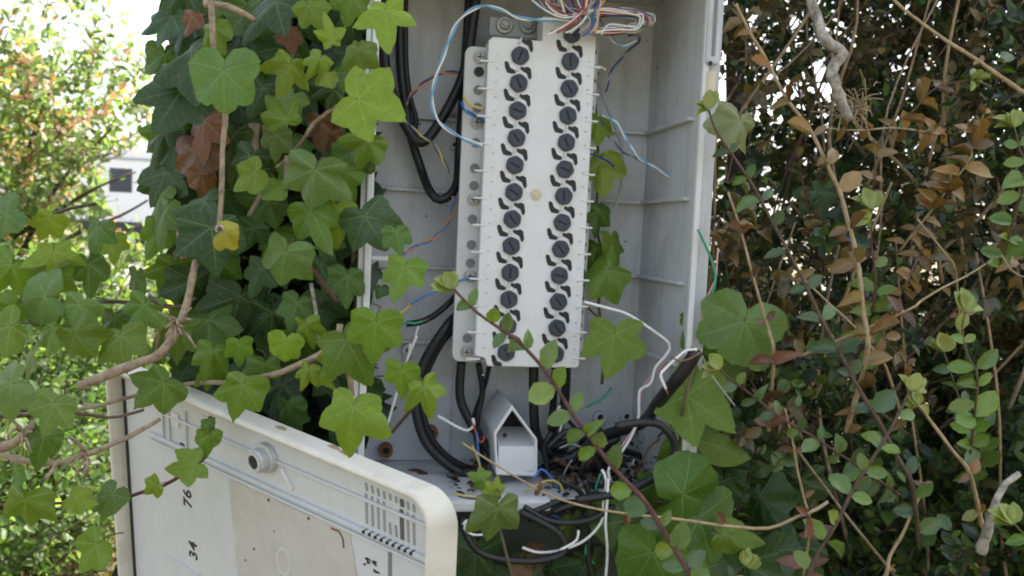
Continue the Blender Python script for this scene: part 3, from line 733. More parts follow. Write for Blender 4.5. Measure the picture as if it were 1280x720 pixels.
# ================================================================== CABLES AND WIRES
def pts(spec, Y): return [W(p[0], p[1], p[2] if len(p) > 2 else Y) for p in spec]
def cable(spec, Y, wpx, label, mat=M_BLACK, name='cable', cat='cable', group=None, seg=10):
    q = pts(spec, Y); r = wpx*Y/F/2
    o = tube(name, q, r, mat, None, seg, .004); return tag(o, label, cat, group)
cable([(478,-20),(480,65),(488,110),(507,157),(527,178),(553,147),(580,90),(593,15),(596,-20)], .672, 13, 'thick black cable looping in the upper left of the cabinet above the longer loop')
cable([(500,-20),(500,60),(503,105),(513,167),(527,213),(538,240,.668),(551,250,.665),(570,233,.668),(574,187),(580,100),(585,20),(587,-20)], .684, 11, 'long black cable loop hanging lowest in the upper left of the cabinet')
cable([(507,-20),(507,70),(512,120),(520,150),(515,172)], .690, 7, 'thin black cable hanging inside the upper left corner of the cabinet')
cable([(586,350,.69),(563,377),(540,396),(523,403),(508,405)], .66, 8, 'cut black cable end with green wire at the left of the block')
cable([(592,380,.69),(563,402),(530,453),(519,499),(530,549),(561,582),(594,597),(640,606,.66),(668,612,.68)], .655, 12, 'black cable bowing left beside the hood and down to the cabinet floor')
cable([(606,390,.69),(563,416,.67),(537,458),(527,499),(538,545),(565,575),(600,590)], .676, 8, 'thinner black cable behind the bowed one left of the hood')
cable([(577,452,.66),(575,495),(586,524),(607,557),(626,585)], .662, 12, 'black cable descending from the lower left corner of the block to the hood')
cable([(598,455,.665),(603,490),(597,520),(596,548),(606,580)], .672, 8, 'thin black cable between the block and the left side of the hood')
cable([(612,455,.66),(606,482),(595,512),(588,540)], .684, 6, 'thin dark cable slanting left below the block')
cable([(667,452,.66),(669,537),(686,566),(711,578),(738,585,.64)], .668, 13, 'black cable dropping straight from the block on the right of the hood')
cable([(708,455,.66),(706,500),(697,545),(700,572),(720,592)], .672, 12, 'black cable dropping from the right half of the block')
cable([(694,455,.665),(692,500),(690,540),(708,570),(730,580)], .682, 9, 'thinner black cable between the two thick ones right of the hood')
cable([(871,438,.53),(856,462,.535),(840,482,.545),(822,504,.575),(802,529,.61),(757,544),(723,566),(700,578)], .645, 15, 'thick black cable rising to the right over the rim of the cabinet')
cable([(770,533),(802,528),(827,532),(844,557),(836,582),(807,603),(765,618),(720,625)], .565, 11, 'black cable looping at the lower right corner of the cabinet')
cable([(578,650,.58),(582,666),(596,688),(627,699),(673,701),(705,690),(700,668),(673,651),(650,640)], .565, 9, 'black cable loop hanging below the cabinet floor')
cable([(660,648),(690,638),(715,630),(745,618)], .60, 11, 'short black cable crossing in front of the floor lip')
cable([(640,600),(690,582),(735,570),(770,575)], .665, 10, 'black cable lying on the cabinet floor behind the hood')
cable([(690,560),(720,548),(760,556),(800,570),(830,580)], .67, 8, 'black cable curving over the right part of the cabinet floor')
for spec, lab in (([(725,540),(735,565),(760,580),(790,572)],'thin black lead tangled right of the hood'),([(705,520),(725,545),(722,575),(745,596)],'thin black lead falling behind the white wire'),([(760,560),(740,575),(700,590),(690,606)],'thin black lead curling on the cabinet floor')):
    cable(spec, .655, 5, lab)

TG = 'black leads tangled at the bottom of the cabinet'
TL = ['black lead curling low over the litter right of the hood','black lead arching highest in the tangle right of the hood','black lead running flat behind the white wires','black lead dipping over the edge of the floor','black lead slanting from the bosses into the litter','black lead doubling back under the purple shoot','black lead hooking up beside the hood','black lead trailing to the right behind the loop','black lead sagging below the floor edge','black lead crossing low under the runner','black lead hidden deep in the tangle','black lead bent sharply by the white wire','black lead dropping out of the cabinet at the middle','black lead sweeping left under the hood']
TS = [[(678,585),(705,570),(735,585),(760,605),(735,622),(700,615)],[(684,560),(712,538),(748,548),(772,580),(765,610)],[(690,598),(730,592),(780,598),(822,590)],[(700,600),(722,612),(735,635),(722,660)],[(752,535),(735,560),(715,590),(705,622)],[(775,548),(745,562),(726,590),(748,612),(790,600)],[(676,612),(684,585),(680,560),(690,540)],[(735,605),(775,612),(815,606),(838,588)],[(655,634),(690,652),(735,650),(768,632)],[(690,640),(725,630),(760,640),(800,632)],[(705,590),(728,575),(752,585),(775,575)],[(735,560),(752,590),(742,612),(755,628)],[(730,600),(742,640),(735,690),(745,740)],[(700,625),(665,640),(625,648),(600,660)]]
for k, (sp, lb) in enumerate(zip(TS, TL)): cable(sp, (.66,.64,.665,.59,.65,.63,.645,.62,.57,.575,.66,.62,.58,.572)[k], (9,8,10,7,6,7,8,8,9,7,10,5,8,8)[k], lb, group=TG, seg=8)
def wire(spec, Y, col, label, wpx=3.2, group=None):
    q = pts(spec, Y); q = [p + Vector((rnd.uniform(-1,1), rnd.uniform(-1,1), rnd.uniform(-1,1)))*.0006 for p in q]
    o = tube('wire', q, wpx*Y/F/2, WC[col], None, 6, .003)
    if ' end' in label and group is None:                  # a bared copper tip
        d = (q[-1]-q[-2]).normalized(); vs, fs = tube_geo([q[-1]-d*.001, q[-1]+d*.002, q[-1]+d*.005], wpx*Y/F/5, 6); mk('copper_tip', vs, fs, M_COPPER, o, True)
    return tag(o, label, 'wire', group)
def pair(spec, Y, c1, c2, l1, l2, wpx=2.8, tw=9):
    """two insulated wires twisted round each other"""
    path = spline(pts(spec, Y), .0022); r = wpx*Y/F/2
    for k, (c, l) in enumerate(((c1, l1), (c2, l2))):
        out = []
        for i, p in enumerate(path):
            a = i*2*math.pi/tw + k*math.pi
            tt = (path[min(i+1,len(path)-1)]-path[max(i-1,0)]).normalized(); n1 = tt.cross(Vector((0,1,0))).normalized(); n2 = tt.cross(n1)
            out.append(p + n1*r*.95*math.cos(a) + n2*r*.95*math.sin(a))
        vs, fs = tube_geo(out, r*.9, 6); o = mk('wire', vs, fs, WC[c], None, True); tag(o, l, 'wire')
pair([(745,22),(707,25),(653,23),(625,12),(600,8),(573,27),(553,73),(540,120),(547,150),(573,170),(603,183)], .615, 'skyblue', 'white', 'sky blue wire of the long twisted loop left of the block', 'white wire of the long twisted loop left of the block', 3.0, 16)
pair([(507,130),(517,115),(535,100),(550,92),(573,90)], .66, 'navy', 'orange', 'navy wire of the short twisted pair among the black loops', 'orange wire of the short twisted pair among the black loops')
pair([(507,150),(523,167),(540,178),(550,193),(563,217)], .65, 'navy', 'yellow', 'navy wire crossing the lower bend of the black loop', 'yellow wire crossing the lower bend of the black loop', 2.4)
pair([(577,127),(580,137),(590,143),(607,153)], .632, 'blue', 'navy', 'blue wire end poking out beside the second rail screw', 'navy wire end poking out beside the second rail screw')
wire([(580,120),(584,128),(591,133),(604,137)], .632, 'yellow', 'yellow wire end bent over the mounting rail')
pair([(567,245),(563,273),(543,297),(520,308),(503,318)], .655, 'blue', 'orange', 'blue wire of the pair sagging left below the loops', 'orange wire of the pair sagging left below the loops')
wire([(560,357),(545,366),(523,375),(506,387),(493,397)], .64, 'yellow', 'yellow wire running left to the ivy beside the block', 3)
wire([(599,350),(580,350),(553,361),(530,371),(515,380)], .636, 'blue', 'blue wire running left over the rail to the ivy', 3.2)
wire([(494,414),(501,407),(510,403),(518,405),(528,402)], .65, 'green', 'short green wire at the cut cable end left of the block', 3)
wire([(522,408),(517,428),(510,447),(512,430)], .655, 'white', 'white wire hanging from the cut cable end', 3)
wire([(520,420),(509,446),(501,475),(494,499),(484,530),(482,543)], .645, 'white', 'long white wire hanging down the left side of the cabinet', 3.4)
wire([(730,377),(758,385),(783,392),(812,410),(837,430),(834,443),(820,460),(813,480),(800,487),(799,505),(798,524),(786,550),(769,578)], .60, 'white', 'long white wire leaving the right edge of the block and kinking downwards', 4.2)
wire([(834,446),(822,462),(806,480),(801,500),(797,526),(784,548),(766,574)], .603, 'pink', 'pinkish wire running along the kinked white wire', 2.4)
wire([(872,436,.527),(860,437),(848,445),(832,460),(826,470),(832,486)], .53, 'white', 'white wire bent at the end of the thick cable', 4.0)
wire([(838,447),(850,452),(862,449),(866,446)], .525, 'brown', 'brown wire beside the end of the thick cable', 2.6)
wire([(752,587),(758,600),(755,630),(752,653),(730,675),(702,687),(675,690),(652,685)], .57, 'white', 'white wire curving left under the cabinet floor', 4.0)
wire([(761,598),(759,625),(757,653),(759,690),(757,730)], .565, 'white', 'white wire hanging straight down below the cabinet', 4.0)
wire([(766,575),(760,590),(763,602)], .58, 'white', 'short white wire joining at the bottom of the kinked wire', 3.6)
wire([(723,664),(722,675),(712,683),(700,688)], .562, 'white', 'short white hooked wire over the black loop', 3.6)
wire([(548,520),(558,527),(573,535),(585,537),(593,530),(590,523)], .645, 'white', 'white wire tie hooked round the cable left of the hood', 4.0)
wire([(578,656),(585,650),(580,661),(592,668),(612,668)], .562, 'white', 'short white wire end left of the lower cable loop', 3)
wire([(873,288,.575),(884,312),(893,337),(893,355),(887,377),(880,405),(876,430)], .578, 'green', 'green wire sticking up in front of the right rim', 3.2)
wire([(897,310),(896,330),(893,350),(880,378),(875,400),(876,432)], .58, 'pink', 'pale pink wire curving beside the green one at the right rim', 2.6)
wire([(876,436),(885,460),(900,485),(918,508)], .535, 'grey', 'thin grey wire dangling right of the thick cable', 2)
wire([(764,484,.66),(752,498),(733,508)], .655, 'green', 'green wire end above the two round bosses', 3.6)
wire([(750,592),(744,610),(740,640),(736,670)], .60, 'green', 'green wire hanging among leaves below the floor', 3)
wire([(736,672),(732,690),(742,705)], .58, 'green', 'green wire tip at the bottom of the picture', 3)
wire([(826,548),(812,560),(802,578),(794,592)], .63, 'brown', 'brown wire bent over the loop at lower right', 2.6)
wire([(700,508),(697,512),(706,517),(700,540)], .655, 'white', 'short white wire wound behind the purple shoot', 3.4)
wire([(668,600),(677,586),(687,594),(697,610),(700,628)], .62, 'blue', 'blue wire making a peak right of the hood', 3.2)
wire([(656,614),(670,606),(687,600),(700,606),(706,626)], .612, 'yellow', 'yellow wire arched over the floor right of the hood', 3.0)
wire([(596,540),(598,560),(600,590)], .64, 'blue', 'blue wire left of the hood going down', 3)
wire([(590,556),(597,573),(603,596)], .638, 'yellow', 'yellow wire left of the hood going down', 2.8)
wire([(592,530),(600,552),(606,548),(603,545)], .64, 'red', 'reddish wire curled at the left shoulder of the hood', 2.6)
wire([(664,632),(680,640),(700,648)], .60, 'blue', 'blue wire lying below the floor lip', 3)
wire([(572,620),(590,624),(608,622)], .575, 'navy', 'navy wire poking over the corner of the cover', 3)
wire([(566,616),(580,620),(600,621)], .572, 'yellow', 'pale yellow wire poking over the corner of the cover', 2.6)
for i, (spec, c, l) in enumerate((([(700,560),(716,556),(740,566),(752,560)],'grey','grey lead tangled on the floor right of the hood'),([(716,575),(706,590),(697,618),(690,630)],'grey','grey lead leaning on the floor right of the hood'),([(741,545),(722,566),(716,586)],'black','thin black wire among the tangle'),([(730,555),(760,548),(776,560),(770,590)],'black','thin black wire arched over the tangle'),([(745,570),(728,585),(700,580)],'brown','brown lead in the tangle'))): wire(spec, .64, c, l, 2.6)
# right of the block
pair([(745,20),(754,30),(763,47),(780,58),(795,50)], .63, 'skyblue', 'white', 'blue wire curling down right of the bundle', 'white wire curling down right of the bundle', 2.4)
pair([(785,43),(797,44),(798,52),(785,65),(773,76),(762,95),(757,115)], .655, 'grey', 'navy', 'grey wire of the pair looping right of the block', 'navy wire of the pair looping right of the block', 2.8)
wire([(741,97,.64),(750,108),(757,127),(764,145),(770,160),(776,185),(778,207),(775,235),(770,257),(757,285)], .66, 'grey', 'long grey wire hanging behind the right edge of the block', 3.2)
pair([(753,143),(765,150),(773,157),(782,172),(790,187),(800,198),(813,207),(828,215),(841,223)], .64, 'skyblue', 'white', 'sky blue wire of the pair ending loose at right', 'white wire of the pair ending loose at right', 2.6)
pair([(750,150),(757,165),(767,177),(777,188),(795,198),(813,207)], .645, 'navy', 'grey', 'navy wire of the shorter pair right of the block', 'grey wire of the shorter pair right of the block', 2.2)
wire([(738,193,.635),(755,198),(769,208)], .64, 'navy', 'short navy wire end at the right edge of the block', 3)
wire([(741,82,.63),(750,83),(758,87)], .64, 'white', 'short white wire end at the right edge of the block', 2.6)
# bundle at the top
BUN = 'thin coloured wires bundled at the top of the block'
cols = ['white','blue','white','violet','white','grey','white','brown','grey','white','skyblue','white','red','grey','violet','pink','white','grey','blue','white','green','orange','white','pink','grey','white','violet','white','yellow']
cname = dict(white='white', blue='blue', orange='orange', green='green', brown='brown', grey='grey', skyblue='sky blue', red='red', yellow='yellow', violet='violet', pink='pink')
for i in range(46):                                   # horizontal hank ending in a loop on the right
    c = cols[i % len(cols)]; a = rnd.uniform(0, 1); j = lambda s: rnd.uniform(-s, s)*1.35
    spread = 20*a; Yb = .612+rnd.uniform(0, .022)
    tip = 817-rnd.uniform(0, 22)*abs(a-.5)*2 - rnd.uniform(0, 6)
    spec = [(664+i*1.5+j(4),-22+j(5)),(670+i*1.4+j(4),2+j(5)),(703+i*.6+j(6),16+j(5)),(738+j(5),13+spread*.35+j(3)),(765+j(6),11+spread*.4+j(2.5)),(795+j(4),14+spread*.35+j(2.5)),(tip,22+j(4)),(tip-3,30+j(2)),(790+j(5),32+spread*.3+j(3)),(765+j(5),35+spread*.25+j(3)),(745+j(6),40+j(3))]
    wire(spec, Yb, c, cname[c]+' wire in the coiled hank above the terminal block', 2.5, BUN)
for i in range(12):                                   # strands crossing it, ends splayed over the block
    c = cols[(i*5+2) % len(cols)]; j = lambda s: rnd.uniform(-s, s)
    ex = 694+i*5
    spec = [(728+i*2.6+j(3),-20),(731+i*2+j(4),0),(727+i*1.6+j(5),14),(716+i*3+j(3),26+j(3)),(ex+j(3),36+j(4)),(ex-8+j(4),43+j(5))]
    wire(spec, .605+rnd.uniform(0,.010), c, cname[c]+' wire crossing over the hank with its end splayed out', 2.8, 'splayed wires over the top cap')

# ================================================================== IVY
def stems(parent, items, jit=.12):
    for k, (spec, w, m) in enumerate(items):
        q = [P(x, y, d) for x, y, d in spec]; d0 = sum(p[2] for p in spec)/len(spec); r = w*d0/F/2
        tube('stem', q, lambda t, r=r: r*(1.05-.3*t), m, parent, 7, .007, jit, k)
IVL = thing('ivy', P(330,700,.66), 'dense ivy climbing the left side of the cabinet, its broad leaves covering the post', 'ivy')
stems(IVL, [([(262,-20,.53),(264,5,.53),(266,30,.53),(267,60,.53),(275,95,.54),(282,137,.525),(278,190,.52),(277,240,.52),(274,283,.52)], 8, M_VINE),
    ([(255,5,.55),(285,8,.55),(318,25,.55)], 9, M_VINE),
    ([(318,155,.6),(318,190,.6),(322,215,.6)], 14, M_VINE),
    ([(360,195,.57),(358,220,.57),(357,245,.57)], 8, M_VINE),
    ([(425,130,.56),(393,153,.56),(380,173,.56),(362,195,.57),(345,210,.57)], 5, M_VINE),
    ([(382,328,.55),(395,342,.55),(404,354,.55),(414,366,.55),(422,378,.55)], 6, M_PURPLE),
    ([(389,354,.56),(395,390,.56),(398,430,.56)], 5, M_GREYW),
    ([(425,405,.54),(422,420,.54),(408,437,.54),(393,447,.54),(365,460,.54),(339,469,.55),(310,473,.56),(290,478,.57),(260,478,.59),(233,480,.61),(200,486,.62)], 8, M_VINE),
    ([(392,460,.55),(398,475,.55),(412,480,.55),(420,470,.55)], 4, M_STEM),
    ([(434,455,.55),(438,475,.55),(440,495,.55)], 10, M_VINE),
    ([(328,240,.6),(318,258,.6),(308,275,.6)], 7, M_VINE),
    ([(245,300,.55),(238,312,.55),(225,300,.55),(222,290,.55)], 6, M_VINE),
    ([(530,482,.55),(515,510,.56),(490,540,.58),(484,545,.58)], 5, M_BROWN),
    ([(440,220,.64),(448,400,.66),(455,560,.68)], 12, M_VINE), ([(300,0,.68),(310,250,.7),(320,520,.74)], 34, M_VINE), ([(390,-20,.7),(380,250,.72),(390,480,.74)], 28, M_BROWN), ([(240,-30,.68),(250,200,.7),(262,470,.74)], 22, M_BROWN)])
for rr_, m_, z_ in ((5.5,M_GREYW,.500),(3.2,M_BROWN,.4985)):
    q = P(274,286,z_); s_ = rr_*.5/F; vs, fs = tube_geo([q+f_*.006, q], s_, 10); mk('cut_end', vs, fs, m_, IVL, True)
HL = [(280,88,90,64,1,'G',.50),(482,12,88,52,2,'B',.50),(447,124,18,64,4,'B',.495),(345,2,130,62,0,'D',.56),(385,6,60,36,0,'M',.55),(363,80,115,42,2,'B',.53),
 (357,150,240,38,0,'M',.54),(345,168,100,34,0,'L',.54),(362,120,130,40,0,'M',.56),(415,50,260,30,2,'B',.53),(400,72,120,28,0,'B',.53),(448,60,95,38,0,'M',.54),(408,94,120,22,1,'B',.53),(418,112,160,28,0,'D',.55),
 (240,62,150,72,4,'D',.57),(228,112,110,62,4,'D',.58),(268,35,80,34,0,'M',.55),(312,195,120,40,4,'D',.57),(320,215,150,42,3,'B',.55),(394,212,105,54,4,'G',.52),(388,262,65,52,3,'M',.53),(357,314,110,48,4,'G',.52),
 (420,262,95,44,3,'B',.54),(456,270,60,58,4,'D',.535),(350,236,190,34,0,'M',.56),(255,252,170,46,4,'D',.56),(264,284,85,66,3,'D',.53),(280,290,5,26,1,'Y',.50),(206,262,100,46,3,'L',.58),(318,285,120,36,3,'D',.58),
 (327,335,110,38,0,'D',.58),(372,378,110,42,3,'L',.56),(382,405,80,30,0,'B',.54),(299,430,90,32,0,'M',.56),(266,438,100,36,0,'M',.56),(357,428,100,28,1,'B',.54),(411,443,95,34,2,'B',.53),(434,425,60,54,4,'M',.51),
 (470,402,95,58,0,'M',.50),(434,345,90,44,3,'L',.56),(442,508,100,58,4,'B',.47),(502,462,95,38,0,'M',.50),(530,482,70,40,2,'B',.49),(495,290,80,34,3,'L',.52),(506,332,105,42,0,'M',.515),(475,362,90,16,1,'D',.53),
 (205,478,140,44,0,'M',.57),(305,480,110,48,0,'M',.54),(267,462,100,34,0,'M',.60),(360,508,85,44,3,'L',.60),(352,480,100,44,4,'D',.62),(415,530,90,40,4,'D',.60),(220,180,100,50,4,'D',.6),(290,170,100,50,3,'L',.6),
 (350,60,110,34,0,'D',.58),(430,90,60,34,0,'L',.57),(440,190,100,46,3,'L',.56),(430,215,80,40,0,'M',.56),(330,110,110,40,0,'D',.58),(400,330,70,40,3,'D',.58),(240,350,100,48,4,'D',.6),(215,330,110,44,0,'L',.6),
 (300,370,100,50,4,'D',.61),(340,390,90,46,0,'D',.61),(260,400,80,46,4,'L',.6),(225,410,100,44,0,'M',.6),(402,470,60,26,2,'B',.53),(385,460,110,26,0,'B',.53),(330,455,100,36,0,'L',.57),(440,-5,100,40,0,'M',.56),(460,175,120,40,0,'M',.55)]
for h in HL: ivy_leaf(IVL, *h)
for (x, y, a, s, v) in ((255,150,95,50,3),(245,190,100,40,1),(252,218,80,36,3),(400,150,90,36,3),(415,165,110,30,0),(360,40,80,30,3),(235,310,170,24,3),(240,20,110,26,3)): ivy_leaf(IVL, x, y, a, s, v, 'R', .575)
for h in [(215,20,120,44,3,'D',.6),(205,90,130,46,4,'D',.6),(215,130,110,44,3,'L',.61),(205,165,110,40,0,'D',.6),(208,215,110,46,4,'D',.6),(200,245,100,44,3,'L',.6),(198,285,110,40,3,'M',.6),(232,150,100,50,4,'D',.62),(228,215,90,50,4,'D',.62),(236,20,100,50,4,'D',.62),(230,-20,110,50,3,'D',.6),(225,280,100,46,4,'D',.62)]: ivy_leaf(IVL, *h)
for i in range(14):                                       # filler leaves in the second layer, jittered rows
    for k in range(7):
        y = -25+i*40+rnd.uniform(-16,16); xa = 205 + (25 if y > 300 else 0); xb = 462
        x = xa+(xb-xa)*(k+.5)/7+rnd.uniform(-18,18)
        if y > 455+ (x-250)*.2: continue
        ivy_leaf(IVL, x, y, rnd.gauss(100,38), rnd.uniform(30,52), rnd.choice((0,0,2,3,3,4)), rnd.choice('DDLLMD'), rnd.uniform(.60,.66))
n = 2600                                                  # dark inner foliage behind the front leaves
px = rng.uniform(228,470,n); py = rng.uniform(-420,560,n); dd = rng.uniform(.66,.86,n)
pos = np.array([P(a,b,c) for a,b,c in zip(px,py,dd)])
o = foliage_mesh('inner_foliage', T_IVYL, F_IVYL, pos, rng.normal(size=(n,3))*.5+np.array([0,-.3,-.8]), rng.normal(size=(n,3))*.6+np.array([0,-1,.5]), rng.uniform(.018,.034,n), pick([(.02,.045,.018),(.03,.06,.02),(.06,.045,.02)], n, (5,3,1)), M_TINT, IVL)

IVT = thing('ivy_vine', P(20,660,.6), 'trailing ivy vine with large soft leaves reaching across the left edge to the cover', 'ivy')
stems(IVT, [([(262,520,.57),(267,540,.57),(265,556,.57),(254,574,.565),(230,592,.56),(204,607,.56),(175,616,.56),(142,626,.56),(100,628,.56),(40,630,.56),(-20,632,.56)], 5, M_PURPLE),
   ([(-20,515,.56),(0,520,.56),(97,512,.57),(156,498,.58),(200,487,.6)], 6, M_VINE),
   ([(-20,375,.6),(40,377,.6),(80,378,.6),(150,377,.6),(215,383,.6)], 6, M_BROWN),
   ([(-20,268,.7),(40,275,.7),(90,260,.7),(120,255,.7)], 5, M_BROWN),([(60,420,.6),(110,418,.6),(130,415,.6)],4,M_BROWN),
   ([(202,400,.6),(193,445,.6),(188,475,.6)], 4, M_TAN)])
for h in [(243,580,165,40,4,'M',.545),(262,545,100,34,3,'M',.55),(262,528,90,24,3,'L',.55),(195,606,150,30,3,'B',.55),(142,618,120,40,1,'L',.55),(121,680,130,54,3,'M',.55),
 (68,504,110,54,0,'G',.47),(55,545,100,48,3,'L',.50),(15,480,150,48,1,'G',.48),(31,623,100,58,0,'M',.52),(93,622,20,38,3,'B',.54),(100,380,120,52,0,'G',.56),(57,370,180,50,1,'G',.56),(20,380,140,52,3,'M',.57),(93,417,60,52,4,'M',.55),
 (13,407,150,62,3,'M',.55),(67,408,150,52,0,'M',.56),(150,420,80,54,0,'M',.56),(180,380,110,50,4,'M',.58),(143,397,90,48,3,'L',.6),(67,313,80,50,2,'B',.62),(123,283,100,42,3,'G',.64),(63,273,120,38,0,'B',.66),(10,267,150,44,1,'G',.64),
 (60,338,100,54,4,'M',.62),(15,330,120,50,0,'M',.62),(110,330,90,48,3,'L',.63),(170,345,100,44,0,'L',.62),(40,440,100,40,4,'L',.6),(190,440,90,34,0,'M',.6),(20,585,110,40,3,'L',.57),(140,300,80,34,0,'B',.7)]: ivy_leaf(IVT, *h[:3], h[3]*.84, *h[4:])

IVR = thing('ivy', P(860,800,.66), 'broad leaved ivy pushing out from behind the lower right rim of the cabinet', 'ivy')
stems(IVR, [([(880,760,.66),(868,690,.62),(857,622,.6),(850,560,.62),(857,495,.6),(880,430,.64),(905,400,.66)], 6, M_STEM),([(830,760,.66),(800,690,.64),(790,640,.66)], 6, M_BROWN),([(990,760,.72),(960,640,.72),(935,560,.72),(925,480,.7)], 6, M_BROWN)])
for h in [(930,402,110,68,1,'G',.60),(893,398,80,58,4,'L',.63),(858,494,30,70,4,'M',.61),(856,545,20,74,3,'M',.635),(853,618,-28,72,1,'L',.575),(873,648,70,70,1,'L',.59),(819,605,100,46,3,'L',.63),(786,650,120,58,1,'L',.60),(815,690,110,66,1,'L',.58),
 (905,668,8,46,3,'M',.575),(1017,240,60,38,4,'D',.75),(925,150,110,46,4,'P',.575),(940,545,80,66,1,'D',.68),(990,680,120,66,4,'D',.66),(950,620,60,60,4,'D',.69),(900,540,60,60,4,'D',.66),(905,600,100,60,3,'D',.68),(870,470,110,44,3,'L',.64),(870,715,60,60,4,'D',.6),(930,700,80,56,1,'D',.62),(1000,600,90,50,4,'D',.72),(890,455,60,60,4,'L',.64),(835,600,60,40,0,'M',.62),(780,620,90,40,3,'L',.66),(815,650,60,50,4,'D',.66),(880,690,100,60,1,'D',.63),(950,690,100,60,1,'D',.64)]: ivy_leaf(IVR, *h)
IVC = thing('ivy_vine', W(757,450,.68), 'ivy vine growing up inside the cabinet behind the right edge of the block', 'ivy')
stems(IVC, [([(752,480,.69),(756,430,.68),(748,380,.68),(755,330,.68),(745,280,.68),(748,220,.68),(746,150,.68),(744,130,.68)], 4, M_STEM), ([(735,385,.66),(752,400,.66),(772,412,.65),(790,420,.65)], 3, M_BROWN)])
for h in [(748,150,95,34,3,'B',.66),(752,200,90,44,3,'B',.665),(748,262,90,38,3,'L',.67),(765,298,80,36,3,'M',.665),(760,338,130,46,4,'M',.655),(768,418,95,54,4,'M',.60),(745,310,100,30,0,'L',.675)]: ivy_leaf(IVC, *h)
IVB = thing('ivy_vine', P(640,760,.52), 'ivy runner with one large pale leaf below the cable hood', 'ivy')
stems(IVB, [([(660,800,.54),(640,720,.50),(622,650,.485),(614,610,.49)], 4, M_STEM)])
for h in [(622,634,100,50,0,'G',.475),(617,618,-70,24,0,'B',.485),(606,600,200,22,0,'M',.49),(595,690,100,54,1,'D',.60),(640,720,60,50,1,'D',.62),(690,710,100,50,4,'D',.64),(740,700,90,46,3,'D',.64),(716,650,95,30,3,'L',.62),(725,690,110,40,0,'D',.66)]: ivy_leaf(IVB, *h)
for (x, y, a, s) in ((665,692,10,30),(650,702,60,26)): ivy_leaf(IVB, x, y, a, s, 3, 'R', .60)

# ================================================================== SHOOTS AND TWIGS IN FRONT OF THE HEDGE
def shoot(spec, d, w, stem_m, label, lsize, tones, every=.013, mesh=None, name='leafy_shoot', cat='shoot', tuft=True, start=0.0, group=None):
    """stem through pixels (tip first) with opposite pairs of small leaves"""
    mesh = mesh or LEAF_OVAL
    q = [P(x, y, (p[0] if p else d)) for x, y, *p in spec]
    if d > .505: q.append(q[-1] + (q[-1]-q[-2]).normalized()*.06 + f_*.05)      # the foot sinks into the hedge
    t = thing(name, q[-1], label, cat, group)
    path = spline(q, .004); r = w*d/F/2
    vs, fs = tube_geo(path, lambda s: r*(.45+.45*s), 7, .14, len(label)); mk('stem', vs, fs, stem_m, t, True)
    acc = 0; k = 0; lp = None
    for i in range(1, len(path)):
        acc += (path[i]-path[i-1]).length
        if acc < every*rnd.uniform(.8, 1.25) or i/len(path) < start: continue
        acc = 0; k += 1
        tt = (path[i-1]-path[i]).normalized()                  # towards the tip
        side = tt.cross(-f_).normalized() if k % 2 else (tt.cross(-f_)*.8 - f_*.4).normalized()
        for sg in (-1, 1):
            if rnd.random() < .12: continue
            dr = tt*rnd.uniform(.2,1.0) + side*sg + u_*rnd.uniform(-.45,.3) - f_*rnd.uniform(-.35,.45)
            nn = -f_*rnd.uniform(.8,1.4) + tt*rnd.uniform(-.1,.4) + u_*.35 + r_*rnd.uniform(-.35,.35)
            inst('leaf', rnd.choice(mesh), orient(path[i], dr, nn, lsize*d/F*rnd.uniform(.62,1.18)*min(1, .55+k*.12)) @ Matrix.Diagonal((rnd.uniform(.8,1.15), 1, rnd.uniform(.4,2.2), 1)), t, jitc(rnd.choice(tones), .22))
    if tuft:
        tt = (path[0]-path[3]).normalized()
        for a in range(7):
            dr = tt*rnd.uniform(.5,1.2) + (r_*math.cos(a*.9)+u_*math.sin(a*.9))*rnd.uniform(.3,.9)
            inst('leaf', rnd.choice(mesh), orient(path[0], dr, -f_*.8+u_*.6+tt*.2, lsize*d/F*rnd.uniform(.5,.85)), t, jitc((.24,.29,.06) if tones is not DRY else rnd.choice(DRY), .2))
    return t
GRN = [(.085,.15,.045),(.065,.125,.045),(.11,.18,.05)]
YNG = [(.13,.22,.035),(.16,.25,.04),(.10,.19,.035)]
DGR = [(.035,.075,.035),(.03,.065,.04)]
DRY = [(.21,.14,.055),(.17,.105,.045),(.26,.175,.07),(.15,.095,.05),(.25,.19,.09)]
BRZ = [(.16,.075,.04),(.20,.10,.06),(.13,.07,.04)]
OCH = [(.27,.16,.04),(.22,.125,.035),(.17,.11,.045)]
shoot([(568,362),(590,385),(615,404),(643,423),(673,453),(695,484),(715,516),(740,550),(761,578),(785,604),(807,628),(832,668),(857,708),(880,750)], .44, 8, M_PURPLE, 'long purple stemmed shoot with oval leaves crossing in front of the terminal block', 36, GRN+YNG, .0098)
shoot([(886,138),(895,163),(913,190),(940,230),(952,252),(985,314),(1005,352),(1024,393),(1045,432),(1064,469),(1085,505),(1102,533),(1122,572),(1140,606)], .52, 7, M_BROWN, 'purple stemmed shoot from the right rim of the cabinet down through the hedge', 34, [(.07,.125,.06),(.05,.10,.05),(.085,.15,.05)], .019)
shoot([(920,5),(938,42),(957,73),(983,123),(1013,163),(1037,213),(1050,240),(1057,267),(1071,321),(1079,390),(1084,440)], .55, 8, M_TAN, 'straw coloured cane hung with dry tan leaves, right of the hinge', 32, DRY, .022, LEAF_DRY, 'dry_cane', 'branch', False)
shoot([(1137,488),(1122,520),(1106,549),(1085,582),(1067,611),(1050,645),(1036,670),(1018,700),(1005,740)], .50, 7, M_BROWN, 'dark stemmed shoot with bright green pairs of leaves at lower right', 34, YNG, .0135)
shoot([(900,462),(915,476),(931,487),(955,506),(977,522),(1000,537),(1016,545),(1042,563),(1066,578)], .52, 5, M_PURPLE, 'young shoot with pale tip beside the ivy at the lower right rim', 30, GRN, .012)
